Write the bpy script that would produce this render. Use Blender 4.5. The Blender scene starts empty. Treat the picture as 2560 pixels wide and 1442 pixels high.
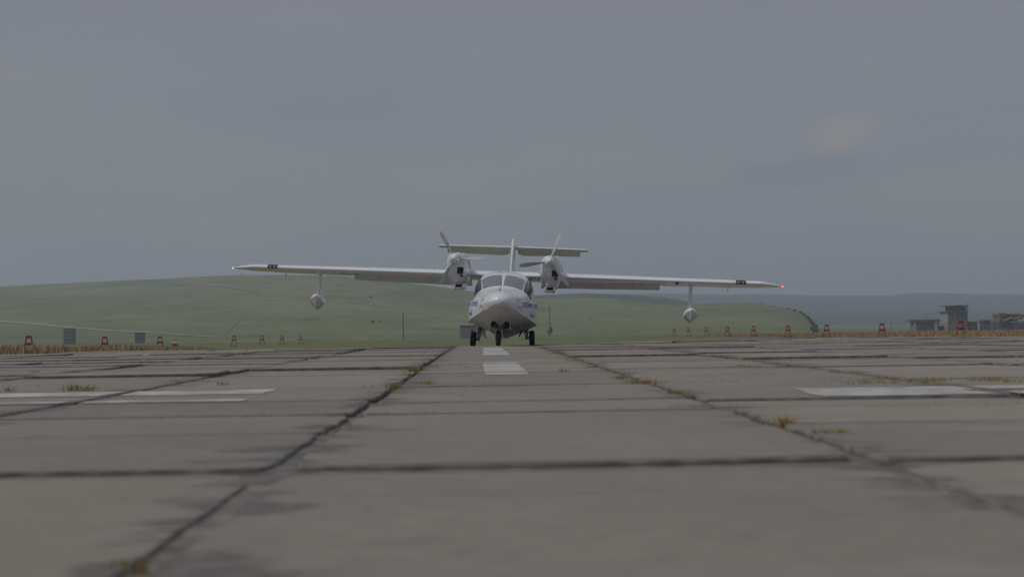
import bpy, bmesh, math, random
import numpy as np
from mathutils import Vector, Matrix

random.seed(7)
RNG = np.random.default_rng(7)
SC = bpy.context.scene
COL = SC.collection
R = math.radians

# ------------------------------------------------------------------ camera
F_PX, W_PX, H_PX = 3300.0, 2560.0, 1442.0
CAM_H, YAW, PITCH, ROLL = 0.459, R(1.32), R(1.655), R(-0.8)
_d = Vector((math.sin(YAW) * math.cos(PITCH), math.cos(YAW) * math.cos(PITCH), math.sin(PITCH)))
_r = Vector((math.cos(YAW), -math.sin(YAW), 0))
_u = _r.cross(_d)
CR = _r * math.cos(ROLL) + _u * math.sin(ROLL)
CU = _u * math.cos(ROLL) - _r * math.sin(ROLL)
CAM = Vector((0, 0, CAM_H))
cd = bpy.data.cameras.new('camera')
cam = bpy.data.objects.new('camera', cd)
COL.objects.link(cam)
m = Matrix((CR, CU, -_d)).transposed().to_4x4()
m.translation = CAM
cam.matrix_world = m
cd.sensor_width = 36.0
cd.lens = 36.0 * F_PX / W_PX
cd.clip_start, cd.clip_end = 0.05, 30000
cd.dof.use_dof = True
cd.dof.focus_distance = 35.0
cd.dof.aperture_fstop = 2.6
SC.camera = cam

# ------------------------------------------------------------------ light
SUN_DIR = Vector((-0.52, -0.20, 0.83)).normalized()
w = bpy.data.worlds.new('World')
SC.world = w
w.use_nodes = True
nt = w.node_tree
nt.nodes.clear()
N = nt.nodes.new
out = N('ShaderNodeOutputWorld')
sky = N('ShaderNodeTexSky')
sky.sky_type = 'NISHITA'
sky.sun_disc = False
sky.sun_elevation = math.asin(SUN_DIR.z)
sky.sun_rotation = math.atan2(SUN_DIR.x, SUN_DIR.y)
sky.dust_density = 3.0
bg1 = N('ShaderNodeBackground')
bg1.inputs['Strength'].default_value = 0.05
nt.links.new(sky.outputs[0], bg1.inputs['Color'])
tc = N('ShaderNodeTexCoord')
mp = N('ShaderNodeMapping')
mp.inputs['Scale'].default_value = (3.0, 3.0, 9.0)
nt.links.new(tc.outputs['Generated'], mp.inputs['Vector'])
no = N('ShaderNodeTexNoise')
no.inputs['Scale'].default_value = 1.3
no.inputs['Detail'].default_value = 6
no.inputs['Roughness'].default_value = 0.55
nt.links.new(mp.outputs[0], no.inputs['Vector'])
rp = N('ShaderNodeValToRGB')
rp.color_ramp.elements[0].position = 0.33
rp.color_ramp.elements[0].color = (0.212, 0.2235, 0.256, 1)
rp.color_ramp.elements[1].position = 0.70
rp.color_ramp.elements[1].color = (0.240, 0.243, 0.267, 1)
nt.links.new(no.outputs['Fac'], rp.inputs['Fac'])
# one small warm cloud with a bluish under-band, low in the right half of the sky


def vmath(op, a, b_):
    o = N('ShaderNodeVectorMath'); o.operation = op
    for sk, q in zip(o.inputs, (a, b_)):
        if isinstance(q, bpy.types.NodeSocket): nt.links.new(q, sk)
        else: sk.default_value = q
    return o.outputs['Value'] if op == 'DOT_PRODUCT' else o.outputs['Vector']


def smath(op, a, b_=0.0, clamp=False):
    o = N('ShaderNodeMath'); o.operation = op; o.use_clamp = clamp
    for sk, q in zip(o.inputs, (a, b_)):
        if isinstance(q, bpy.types.NodeSocket): nt.links.new(q, sk)
        else: sk.default_value = q
    return o.outputs[0]


no2 = N('ShaderNodeTexNoise')
no2.inputs['Scale'].default_value = 22.0
no2.inputs['Detail'].default_value = 5
nt.links.new(tc.outputs['Generated'], no2.inputs['Vector'])
col_ = rp.outputs[0]
for az, el, su, sv, tilt, tint, amt in ((15.8, 8.0, 0.034, 0.013, 0.30, (0.280, 0.258, 0.258, 1), 0.75), (14.2, 6.4, 0.062, 0.012, 0.05, (0.185, 0.202, 0.248, 1), 0.70), (19.5, 6.9, 0.06, 0.010, 0.05, (0.205, 0.215, 0.255, 1), 0.5)):
    a_, e_ = R(az), R(el)
    ru = Vector((math.cos(a_), -math.sin(a_), 0)); fu = Vector((math.sin(a_) * math.cos(e_), math.cos(a_) * math.cos(e_), math.sin(e_)))
    up = ru.cross(fu)
    ru2 = ru * math.cos(tilt) + up * math.sin(tilt); up2 = up * math.cos(tilt) - ru * math.sin(tilt)
    u_ = smath('DIVIDE', vmath('DOT_PRODUCT', tc.outputs['Generated'], tuple(ru2)), su)
    v_ = smath('DIVIDE', smath('SUBTRACT', vmath('DOT_PRODUCT', tc.outputs['Generated'], tuple(up2)), 0.0), sv)
    d2 = smath('ADD', smath('MULTIPLY', u_, u_), smath('MULTIPLY', v_, v_))
    front = smath('GREATER_THAN', vmath('DOT_PRODUCT', tc.outputs['Generated'], tuple(fu)), 0.5)
    f_ = smath('SUBTRACT', smath('ADD', 1.25, smath('MULTIPLY', smath('SUBTRACT', no2.outputs['Fac'], 0.5), 3.0)), d2, True)
    f_ = smath('MULTIPLY', smath('MULTIPLY', f_, front), amt)
    mc = N('ShaderNodeMix'); mc.data_type = 'RGBA'
    nt.links.new(f_, mc.inputs[0]); nt.links.new(col_, mc.inputs[6]); mc.inputs[7].default_value = tint
    col_ = mc.outputs[2]
bg2 = N('ShaderNodeBackground')
bg2.inputs['Strength'].default_value = 1.02
nt.links.new(col_, bg2.inputs['Color'])
mx = N('ShaderNodeMixShader')
mx.inputs[0].default_value = 0.85
nt.links.new(bg1.outputs[0], mx.inputs[1])
nt.links.new(bg2.outputs[0], mx.inputs[2])
nt.links.new(mx.outputs[0], out.inputs['Surface'])

sl = bpy.data.lights.new('sun', 'SUN')
sl.energy = 1.5
sl.angle = R(10)
sl.color = (1.0, 0.955, 0.89)
sun = bpy.data.objects.new('sun', sl)
COL.objects.link(sun)
sun.rotation_euler = SUN_DIR.to_track_quat('Z', 'Y').to_euler()

vs = SC.view_settings
vs.view_transform = 'Standard'
vs.look = 'None'
vs.exposure = 0.0
vs.gamma = 1.0
vs.use_curve_mapping = False
SC.cycles.volume_bounces = 1
SC.cycles.max_bounces = 6


# ------------------------------------------------------------------ helpers
def ray(px, py):
    return _d + CR * ((px - W_PX / 2) / F_PX) - CU * ((py - H_PX / 2) / F_PX)


def at(px, py, Y):
    v = ray(px, py)
    return CAM + v * (Y / v.y)


def link(o, parent=None):
    COL.objects.link(o)
    if parent is not None:
        o.parent = parent
    return o


def tag(o, label=None, cat=None, group=None, kind=None):
    if label: o['label'] = label
    if cat: o['category'] = cat
    if group: o['group'] = group
    if kind: o['kind'] = kind
    return o


def empty(name, loc=(0, 0, 0), rz=0.0):
    o = bpy.data.objects.new(name, None)
    o.empty_display_size = 0.3
    o.location = loc
    o.rotation_euler = (0, 0, rz)
    return link(o)


class MB:
    """collects vertices and faces; build() links them as one mesh object"""
    def __init__(s):
        s.v, s.f = [], []

    def add(s, vs, fs):
        n = len(s.v)
        s.v += [tuple(p) for p in vs]
        s.f += [tuple(i + n for i in f) for f in fs]
        return s

    def loft(s, rings, closed=True, cap0=True, cap1=True):
        n = len(rings[0])
        vs = [p for r_ in rings for p in r_]
        fs = []
        for i in range(len(rings) - 1):
            for j in range(n if closed else n - 1):
                k = (j + 1) % n
                fs.append((i * n + j, i * n + k, (i + 1) * n + k, (i + 1) * n + j))
        if closed and cap0: fs.append(tuple(range(n))[::-1])
        if closed and cap1: fs.append(tuple((len(rings) - 1) * n + j for j in range(n)))
        return s.add(vs, fs)

    def tube(s, pts, rad, n=8, rad2=None, sq=(1, 1)):
        pts = [Vector(p) for p in pts]
        rads = rad if isinstance(rad, (list, tuple)) else [rad] * len(pts)
        rings = []
        for i, p in enumerate(pts):
            t = (pts[min(i + 1, len(pts) - 1)] - pts[max(i - 1, 0)]).normalized()
            a = Vector((0, 1, 0)) if abs(t.y) < 0.9 else Vector((1, 0, 0))
            e1 = t.cross(a).normalized()
            e2 = t.cross(e1)
            rings.append([p + e1 * math.cos(2 * math.pi * k / n) * rads[i] * sq[0] + e2 * math.sin(2 * math.pi * k / n) * rads[i] * sq[1] for k in range(n)])
        return s.loft(rings)

    def box(s, c, d, rot=None):
        c, d = Vector(c), Vector(d) / 2
        vs = [Vector((x * d.x, y * d.y, z * d.z)) for z in (-1, 1) for y in (-1, 1) for x in (-1, 1)]
        if rot is not None: vs = [rot @ p for p in vs]
        return s.add([c + p for p in vs], [(0, 2, 3, 1), (4, 5, 7, 6), (0, 1, 5, 4), (2, 6, 7, 3), (0, 4, 6, 2), (1, 3, 7, 5)])

    def lathe(s, axis_o, prof, axis='y', n=20):
        o = Vector(axis_o)
        rings = []
        for a, r_ in prof:
            ring = []
            for k in range(n):
                c_, s_ = math.cos(2 * math.pi * k / n) * r_, math.sin(2 * math.pi * k / n) * r_
                ring.append(o + (Vector((c_, a, s_)) if axis == 'y' else Vector((a, c_, s_)) if axis == 'x' else Vector((c_, s_, a))))
            rings.append(ring)
        return s.loft(rings)

    def mesh(s, name, mat, sharp=35, smooth=True, fix=True):
        me = bpy.data.meshes.new(name)
        me.from_pydata(s.v, [], s.f)
        if fix:
            bm = bmesh.new(); bm.from_mesh(me)
            bmesh.ops.recalc_face_normals(bm, faces=bm.faces)
            bm.to_mesh(me); bm.free()
        if smooth:
            me.polygons.foreach_set('use_smooth', [True] * len(me.polygons))
            me.set_sharp_from_angle(angle=R(sharp))
        me.materials.append(mat)
        me.update()
        return me

    def build(s, name, mat, parent=None, **k):
        return link(bpy.data.objects.new(name, s.mesh(name, mat, **k)), parent)


def pchip(xs, ys):
    xs, ys = np.array(xs, float), np.array(ys, float)
    h = np.diff(xs); dl = np.diff(ys) / h
    mm = np.zeros_like(xs)
    for i in range(1, len(xs) - 1):
        if dl[i - 1] * dl[i] > 0:
            w1, w2 = 2 * h[i] + h[i - 1], h[i] + 2 * h[i - 1]
            mm[i] = (w1 + w2) / (w1 / dl[i - 1] + w2 / dl[i])
    mm[0], mm[-1] = dl[0], dl[-1]

    def f(x):
        x = min(max(x, xs[0]), xs[-1])
        i = min(int(np.searchsorted(xs, x, side='right')) - 1, len(h) - 1)
        t = (x - xs[i]) / h[i]
        return float((2 * t**3 - 3 * t**2 + 1) * ys[i] + (t**3 - 2 * t**2 + t) * h[i] * mm[i] + (-2 * t**3 + 3 * t**2) * ys[i + 1] + (t**3 - t**2) * h[i] * mm[i + 1])
    return f


# ------------------------------------------------------------------ materials
def mat(name, col, rough=0.5, metal=0.0, var=0.0, vscale=3.0, coat=0.0, emit=None, estr=0.0, spec=0.5, bump=0.0):
    ma = bpy.data.materials.new(name)
    ma.use_nodes = True
    t = ma.node_tree
    b = t.nodes['Principled BSDF']
    b.inputs['Roughness'].default_value = rough
    b.inputs['Metallic'].default_value = metal
    b.inputs['Specular IOR Level'].default_value = spec
    b.inputs['Coat Weight'].default_value = coat
    b.inputs['Base Color'].default_value = (*col, 1)
    if emit:
        b.inputs['Emission Color'].default_value = (*emit, 1)
        b.inputs['Emission Strength'].default_value = estr
    if var or bump:
        co = t.nodes.new('ShaderNodeTexCoord')
        n = t.nodes.new('ShaderNodeTexNoise')
        n.inputs['Scale'].default_value = vscale
        n.inputs['Detail'].default_value = 6
        t.links.new(co.outputs['Object'], n.inputs['Vector'])
        if var:
            r_ = t.nodes.new('ShaderNodeValToRGB')
            r_.color_ramp.elements[0].position = 0.3
            r_.color_ramp.elements[1].position = 0.7
            r_.color_ramp.elements[0].color = (*[c * (1 - var) for c in col], 1)
            r_.color_ramp.elements[1].color = (*[min(1, c * (1 + var)) for c in col], 1)
            t.links.new(n.outputs['Fac'], r_.inputs['Fac'])
            t.links.new(r_.outputs[0], b.inputs['Base Color'])
        if bump:
            bp = t.nodes.new('ShaderNodeBump')
            bp.inputs['Strength'].default_value = bump
            bp.inputs['Distance'].default_value = 0.02
            t.links.new(n.outputs['Fac'], bp.inputs['Height'])
            t.links.new(bp.outputs[0], b.inputs['Normal'])
    return ma


class NT:
    """tiny node-graph writer"""
    def __init__(s, name):
        s.m = bpy.data.materials.new(name); s.m.use_nodes = True
        s.t = s.m.node_tree; s.b = s.t.nodes['Principled BSDF']

    def n(s, typ, **ins):
        o = s.t.nodes.new(typ)
        for k, v in ins.items():
            if hasattr(o, k) and k not in o.inputs: setattr(o, k, v)
            else: s.put(o.inputs[k.replace('_', ' ')], v)
        return o

    def put(s, sock, v):
        if isinstance(v, bpy.types.NodeSocket): s.t.links.new(v, sock)
        else: sock.default_value = v

    def math(s, op, a, b=0.0, clamp=False):
        o = s.t.nodes.new('ShaderNodeMath'); o.operation = op; o.use_clamp = clamp
        s.put(o.inputs[0], a); s.put(o.inputs[1], b)
        return o.outputs[0]

    def noise(s, vec, scale, detail=5, rough=0.55, sc=(1, 1, 1), loc=(0, 0, 0)):
        mp_ = s.t.nodes.new('ShaderNodeMapping')
        mp_.inputs['Scale'].default_value = sc
        mp_.inputs['Location'].default_value = loc
        s.t.links.new(vec, mp_.inputs['Vector'])
        o = s.t.nodes.new('ShaderNodeTexNoise')
        o.inputs['Scale'].default_value = scale; o.inputs['Detail'].default_value = detail; o.inputs['Roughness'].default_value = rough
        s.t.links.new(mp_.outputs[0], o.inputs['Vector'])
        return o.outputs['Fac']

    def ramp(s, fac, stops):
        o = s.t.nodes.new('ShaderNodeValToRGB')
        e = o.color_ramp.elements
        while len(e) < len(stops): e.new(0.5)
        for q, (p, c) in zip(e, stops): q.position = p; q.color = (*c, 1)
        s.put(o.inputs['Fac'], fac)
        return o.outputs[0]

    def mix(s, fac, a, b, typ='MIX'):
        o = s.t.nodes.new('ShaderNodeMix'); o.data_type = 'RGBA'; o.blend_type = typ
        s.put(o.inputs[0], fac)
        for sk, v in ((o.inputs[6], a), (o.inputs[7], b)):
            s.put(sk, (*v, 1) if isinstance(v, tuple) and len(v) == 3 else v)
        return o.outputs[2]

    def mapr(s, v, a, b, c=0.0, d=1.0):
        o = s.t.nodes.new('ShaderNodeMapRange')
        s.put(o.inputs[0], v)
        for i, q in enumerate((a, b, c, d)): s.put(o.inputs[i + 1], q)
        return o.outputs[0]

    def pos(s):
        return s.t.nodes.new('ShaderNodeNewGeometry').outputs['Position']

    def sep(s, v):
        o = s.t.nodes.new('ShaderNodeSeparateXYZ'); s.t.links.new(v, o.inputs[0]); return o.outputs


def concrete_mat():
    g = NT('weathered_concrete')
    P = g.pos()
    ob = g.t.nodes.new('ShaderNodeTexCoord').outputs['UV']        # metres from the slab's own centre
    rnd = g.t.nodes.new('ShaderNodeObjectInfo').outputs['Random']
    big = g.noise(P, 0.55, 4)
    fine = g.noise(P, 9.0, 8, 0.7)
    c = g.ramp(big, [(0.25, (0.222, 0.203, 0.182)), (0.5, (0.262, 0.24, 0.214)), (0.75, (0.295, 0.272, 0.243))])
    c = g.mix(g.mapr(fine, 0.3, 0.7, 0.0, 0.5), c, (0.185, 0.17, 0.152))
    mid = g.noise(P, 2.6, 7, 0.7, (1, 1.5, 1), (11, 3, 0))
    c = g.mix(g.mapr(mid, 0.56, 0.74, 0.0, 0.55), c, (0.165, 0.152, 0.138))
    lt = g.noise(P, 3.4, 6, 0.7, (1, 1.2, 1), (51, 23, 0))
    c = g.mix(g.mapr(lt, 0.60, 0.74, 0.0, 0.5), c, (0.35, 0.33, 0.30))
    c = g.mix(1.0, c, g.ramp(rnd, [(0.0, (0.84, 0.85, 0.88)), (0.5, (0.99, 0.985, 0.97)), (1.0, (1.10, 1.085, 1.05))]), 'MULTIPLY')
    # bitumen smears hugging the long joints, uneven in width
    x = g.sep(ob)
    edge = g.math('SUBTRACT', 1.0, g.math('ABSOLUTE', x[0]))
    near = g.mapr(edge, 0.0, 0.55, 1.0, 0.0)
    sm = g.noise(P, 1.0, 9, 0.68, (1.1, 2.6, 1))
    msk = g.mapr(g.math('ADD', sm, g.math('MULTIPLY', near, 0.30)), 0.72, 0.79)
    msk = g.math('MULTIPLY', msk, g.mapr(g.noise(P, 14.0, 4), 0.25, 0.6, 0.35, 0.75))
    c = g.mix(msk, c, (0.088, 0.088, 0.094))
    # dark rubber / dirt streaks along the transverse joints
    ey = g.math('SUBTRACT', 1.5, g.math('ABSOLUTE', x[1]))
    ny = g.mapr(ey, 0.0, 0.22, 1.0, 0.0)
    m2 = g.mapr(g.math('ADD', g.noise(P, 1.6, 5, 0.6, (0.8, 2.0, 1), (7, 3, 0)), g.math('MULTIPLY', ny, 0.26)), 0.68, 0.8, 0, 0.7)
    c = g.mix(m2, c, (0.12, 0.112, 0.102))
    ysep = g.sep(P)[1]
    ln = g.math('FRACT', g.math('ADD', g.math('MULTIPLY', ysep, 0.83), g.math('MULTIPLY', g.noise(P, 0.5, 4, 0.6, (0.6, 0.1, 1)), 0.9)))
    ck = g.math('MULTIPLY', g.mapr(g.math('ABSOLUTE', g.math('SUBTRACT', ln, 0.5)), 0.018, 0.035, 1.0, 0.0), g.mapr(g.noise(P, 0.8, 4, 0.6, (0.7, 1.5, 1), (5, 1, 0)), 0.50, 0.60, 0, 0.75))
    ck = g.math('MULTIPLY', ck, g.mapr(ysep, 9.0, 13.0, 0.25, 1.0))     # the near slabs are sounder
    c = g.mix(ck, c, (0.085, 0.082, 0.078))
    jd = g.math('MULTIPLY', g.mapr(ey, 0.028, 0.13, 1.0, 0.0), g.mapr(g.noise(P, 3.0, 5, 0.65, (0.7, 1, 1), (2, 9, 0)), 0.35, 0.6, 0.25, 0.85))
    c = g.mix(jd, c, (0.075, 0.07, 0.058))
    pale = g.mapr(g.noise(P, 0.9, 5, 0.6, (1, 1.6, 1), (21, 5, 0)), 0.6, 0.72, 0, 0.4)
    c = g.mix(pale, c, (0.33, 0.325, 0.325))
    pits = g.mapr(g.noise(P, 22.0, 2, 0.5), 0.76, 0.80, 0, 0.35)
    c = g.mix(pits, c, (0.09, 0.085, 0.075))
    g.put(g.b.inputs['Base Color'], c)
    g.b.inputs['Roughness'].default_value = 0.9
    g.b.inputs['Specular IOR Level'].default_value = 0.25
    bp = g.t.nodes.new('ShaderNodeBump'); bp.inputs['Strength'].default_value = 0.5; bp.inputs['Distance'].default_value = 0.01
    g.put(bp.inputs['Height'], g.math('ADD', fine, g.math('MULTIPLY', g.noise(P, 60, 3), 0.4)))
    g.put(g.b.inputs['Normal'], bp.outputs[0])
    return g.m


def paint_mat():
    g = NT('worn_white_paint')
    P = g.pos()
    wear = g.noise(P, 2.2, 7, 0.65, (1, 2.5, 1))
    spk = g.noise(P, 16, 5, 0.7)
    f = g.mapr(g.math('ADD', wear, g.math('MULTIPLY', spk, 0.35)), 0.50, 0.74)
    c = g.mix(f, (0.58, 0.59, 0.62), (0.31, 0.297, 0.28))
    g.put(g.b.inputs['Base Color'], c)
    g.b.inputs['Roughness'].default_value = 0.8
    return g.m


def terrain_mat(name, cols, tan, tanpos, s1, dark=0.0):
    g = NT(name)
    P = g.pos()
    a = g.noise(P, s1, 7, 0.62, (1, 1, 2))
    c = g.ramp(a, [(0.28, cols[0]), (0.48, cols[1]), (0.7, cols[2])])
    tp = g.noise(P, s1 * 0.55, 7, 0.66, (1.6, 0.5, 5), (31, 7, 3))
    c = g.mix(g.mapr(tp, tanpos, tanpos + 0.12, 0, 0.75), c, tan)
    fn = g.noise(P, s1 * 14, 5, 0.7)
    c = g.mix(1.0, c, g.ramp(fn, [(0.3, (0.80, 0.82, 0.8)), (0.7, (1.18, 1.16, 1.15))]), 'MULTIPLY')
    if dark:
        dk = g.noise(P, s1 * 3.0, 6, 0.65, (1, 1, 2), (3, 44, 9))
        c = g.mix(g.mapr(dk, 0.60, 0.66, 0, dark), c, (0.028, 0.038, 0.026))
    g.put(g.b.inputs['Base Color'], c)
    g.b.inputs['Roughness'].default_value = 0.95
    g.b.inputs['Specular IOR Level'].default_value = 0.1
    return g.m


def island_mat(name, stops, rough=0.8):
    g = NT(name)
    rnd = g.t.nodes.new('ShaderNodeNewGeometry').outputs['Random Per Island']
    g.put(g.b.inputs['Base Color'], g.ramp(rnd, stops))
    g.b.inputs['Roughness'].default_value = rough
    g.b.inputs['Specular IOR Level'].default_value = 0.15
    return g.m


M = dict(
    concrete=concrete_mat(), paint=paint_mat(),
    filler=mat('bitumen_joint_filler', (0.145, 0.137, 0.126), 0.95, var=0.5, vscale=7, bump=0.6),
    white=mat('white_aircraft_paint', (0.725, 0.75, 0.79), 0.2, var=0.03, vscale=1.5, coat=0.6),
    grey_hullshade=mat('grey_paint_and_hull_shade', (0.56, 0.55, 0.54), 0.35, var=0.05, vscale=2.0, coat=0.2),  # grey gear parts, and the white hull's underside shade as colour
    glass=mat('window_glass_with_through_light', (0.165, 0.19, 0.20), 0.06, spec=0.9, coat=1.0),  # grey base colour holds the light seen through the cabin
    sideglass=mat('dark_side_glass', (0.022, 0.026, 0.03), 0.05, spec=0.6, coat=0.3),  # darker pane glass, without the light seen through
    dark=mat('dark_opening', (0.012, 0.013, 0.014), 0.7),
    rubber=mat('tyre_rubber', (0.016, 0.016, 0.017), 0.75, var=0.2, vscale=9),
    steel=mat('oleo_steel', (0.20, 0.20, 0.21), 0.4, metal=0.7, var=0.2, vscale=8),
    gearpaint=mat('gear_grey_paint', (0.22, 0.23, 0.235), 0.5, var=0.15, vscale=6),
    redbrown=mat('reddish_gear_strut', (0.20, 0.07, 0.075), 0.5),
    blue=mat('blue_lettering', (0.07, 0.14, 0.40), 0.4),
    grey=mat('grey_lettering', (0.20, 0.20, 0.205), 0.5),
    seam=mat('panel_seam', (0.30, 0.31, 0.33), 0.5),
    blade=mat('propeller_blade_grey', (0.45, 0.46, 0.49), 0.35, var=0.05),
    lamp=mat('landing_lamp_glass', (0.30, 0.31, 0.32), 0.1, coat=1.0),
    panel=mat('dark_lamp_panel', (0.035, 0.037, 0.04), 0.25),
    green=mat('green_navigation_light', (0.02, 0.3, 0.08), 0.2, emit=(0.04, 1.0, 0.22), estr=2.2),
    red=mat('red_navigation_light', (0.4, 0.02, 0.01), 0.2, emit=(1.0, 0.09, 0.02), estr=3.2),
    markerred=mat('faded_red_marker_paint', (0.22, 0.02, 0.032), 0.55, var=0.2, vscale=6),
    markerwhite=mat('white_marker_paint', (0.60, 0.57, 0.54), 0.6, var=0.1, vscale=6),
    oldconcrete=mat('old_grey_concrete', (0.16, 0.148, 0.145), 0.9, var=0.25, vscale=0.6, bump=0.3),
    darkconcrete=mat('dark_weathered_concrete', (0.085, 0.088, 0.095), 0.9, var=0.3, vscale=0.5, bump=0.3),
    plaster_and_sun=mat('pale_plaster_and_sunlit_edge', (0.34, 0.31, 0.26), 0.9, var=0.2, vscale=0.8),  # pale tone also paints sunlight on the tower's edge
    bluegrey=mat('blue_grey_sheet_metal', (0.165, 0.18, 0.215), 0.7, var=0.2, vscale=0.8),
    tanbeam=mat('weathered_timber_beam', (0.20, 0.17, 0.145), 0.85, var=0.2, vscale=1),
    rust=mat('rusty_steel', (0.085, 0.062, 0.055), 0.8, var=0.3, vscale=2),
    pole=mat('grey_pole_concrete', (0.17, 0.175, 0.185), 0.8, var=0.15, vscale=1),
    leafdark=island_mat('dark_bush_leaves', [(0.0, (0.018, 0.03, 0.018)), (1.0, (0.05, 0.065, 0.03))]),
    drygrass=island_mat('dry_orange_grass', [(0.0, (0.27, 0.19, 0.115)), (0.45, (0.40, 0.275, 0.16)), (0.8, (0.43, 0.31, 0.185)), (1.0, (0.20, 0.21, 0.10))]),
    weedgreen=island_mat('green_weed_blades', [(0.0, (0.22, 0.24, 0.08)), (0.6, (0.30, 0.29, 0.11)), (1.0, (0.34, 0.27, 0.13))]),
    weedorange=island_mat('orange_weed_blades', [(0.0, (0.33, 0.22, 0.10)), (0.6, (0.40, 0.28, 0.125)), (1.0, (0.28, 0.27, 0.10))]),
    weeddry=island_mat('dry_weed_blades', [(0.0, (0.21, 0.165, 0.11)), (0.7, (0.27, 0.21, 0.14)), (1.0, (0.17, 0.165, 0.08))]),
    stone=island_mat('concrete_crumbs', [(0.0, (0.08, 0.075, 0.07)), (0.6, (0.22, 0.2, 0.185)), (1.0, (0.5, 0.49, 0.47))]),
    field=terrain_mat('meadow_grass', ((0.10, 0.125, 0.072), (0.135, 0.155, 0.085), (0.16, 0.17, 0.095)), (0.20, 0.17, 0.115), 0.62, 0.02),
    hill=terrain_mat('hill_grass', ((0.095, 0.125, 0.072), (0.142, 0.162, 0.085), (0.20, 0.198, 0.105)), (0.245, 0.215, 0.155), 0.525, 0.009, 0.45),
    midhill=terrain_mat('wooded_hill', ((0.022, 0.036, 0.024), (0.04, 0.058, 0.034), (0.085, 0.105, 0.05)), (0.12, 0.12, 0.07), 0.6, 0.012, 0.8),
    farhill=terrain_mat('far_forest', ((0.025, 0.042, 0.034), (0.04, 0.058, 0.042), (0.06, 0.075, 0.048)), (0.09, 0.09, 0.06), 0.62, 0.0025, 0.5),
    pathgrass=mat('worn_path_grass', (0.20, 0.185, 0.13), 0.95, var=0.15, vscale=0.02),
    dirt=mat('pale_dirt_track', (0.30, 0.27, 0.235), 0.95, var=0.2, vscale=0.05),
)

# ------------------------------------------------------------------ ground, runway
_gp = pchip([-60, 24, 30, 37, 46, 63, 90, 120, 250, 420, 700, 9000], [0, 0, -0.012, -0.075, -0.22, -0.40, -0.52, -0.75, -1.6, -3.6, -4.0, -4.0])


def gz(x, y):
    k = 1.0 - 0.30 * min(max(x / 7.0, 0.0), 1.0) * (1.0 if y < 130 else max(0.0, 1 - (y - 130) / 200.0))
    return _gp(y) * k


# ground: one sheet out past the far ridge
ys = [-60, -20] + list(np.arange(0, 70, 4.0)) + list(np.arange(70, 140, 10)) + list(np.arange(140, 460, 40)) + [520, 700, 1000, 2000, 4000, 6500, 9000]
xs = [-6500, -2500, -900, -400, -200, -100, -60, -40, -26, -18, -13, -8, -4, 0, 3, 7, 12, 16, 20, 26, 40, 60, 100, 200, 400, 900, 2500, 6500]
g = MB()
g.add([(x, y, gz(x, y) - 0.09) for y in ys for x in xs],
      [(j * len(xs) + i, j * len(xs) + i + 1, (j + 1) * len(xs) + i + 1, (j + 1) * len(xs) + i) for j in range(len(ys) - 1) for i in range(len(xs) - 1)])
ground = g.build('ground', M['field'], sharp=80)
ground['kind'] = 'structure'

X_J0, SW = -0.69, 2.0          # first long joint left of the centre strip, strip width
K0, K1 = -5, 9                 # strips -12.69 .. 19.31
PAINT = []                     # (x0, x1, y0, y1) painted rectangles


def y_end(x):
    return 38.5 + 24.0 * min(max((x - 1.0) / 9.0, 0.0), 1.0)


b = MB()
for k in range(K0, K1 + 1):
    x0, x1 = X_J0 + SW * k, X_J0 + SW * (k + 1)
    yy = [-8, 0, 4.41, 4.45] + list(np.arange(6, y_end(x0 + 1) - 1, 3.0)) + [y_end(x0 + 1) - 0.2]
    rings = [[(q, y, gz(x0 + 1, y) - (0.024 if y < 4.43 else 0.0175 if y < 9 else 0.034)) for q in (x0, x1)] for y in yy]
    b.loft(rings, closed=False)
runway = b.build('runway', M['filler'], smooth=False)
runway['kind'] = 'structure'


def slab_mesh(i):
    """3 x 2 m slab: ragged rim, chipped corners, small chamfer"""
    rr = random.Random(100 + i)
    per = []
    hx, hy = 0.981, 1.466

    def side(a, b_, n):
        for q in range(n):
            t = q / n
            per.append((a[0] + (b_[0] - a[0]) * t, a[1] + (b_[1] - a[1]) * t))
    cs = [(-hx, -hy), (hx, -hy), (hx, hy), (-hx, hy)]
    side(cs[0], cs[1], 7); side(cs[1], cs[2], 10); side(cs[2], cs[3], 7); side(cs[3], cs[0], 10)
    top, mid, bot = [], [], []
    for (x, y) in per:
        corner = abs(abs(x) - hx) < 1e-6 and abs(abs(y) - hy) < 1e-6
        e = rr.uniform(0, 0.014) + (rr.uniform(0.01, 0.045) if rr.random() < 0.18 else 0) + (0.035 if corner else 0)
        ex = e * (1 if abs(abs(x) - hx) < 1e-6 else 0.0)
        ey = e * 0.7 * (1 if abs(abs(y) - hy) < 1e-6 else 0.0)
        x2, y2 = x - math.copysign(ex, x), y - math.copysign(ey, y)
        top.append((x2 - math.copysign(0.008, x) * (abs(x) > hx - 1e-6), y2 - math.copysign(0.008, y) * (abs(y) > hy - 1e-6), 0.0))
        mid.append((x2, y2, -0.009))
        bot.append((x2, y2, -0.05))
    mb = MB()
    mb.loft([bot, mid, top], cap0=False)
    me = mb.mesh('slab', M['concrete'], sharp=25)
    uv = me.uv_layers.new(name='slab_metres')
    for lp_ in me.loops: uv.data[lp_.index].uv = me.vertices[lp_.vertex_index].co.xy
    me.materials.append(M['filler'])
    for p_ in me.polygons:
        if abs(p_.normal.z) < 0.9: p_.material_index = 1     # dark flanks: bitumen dirt plus joint shade put into the colour
    return me


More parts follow.
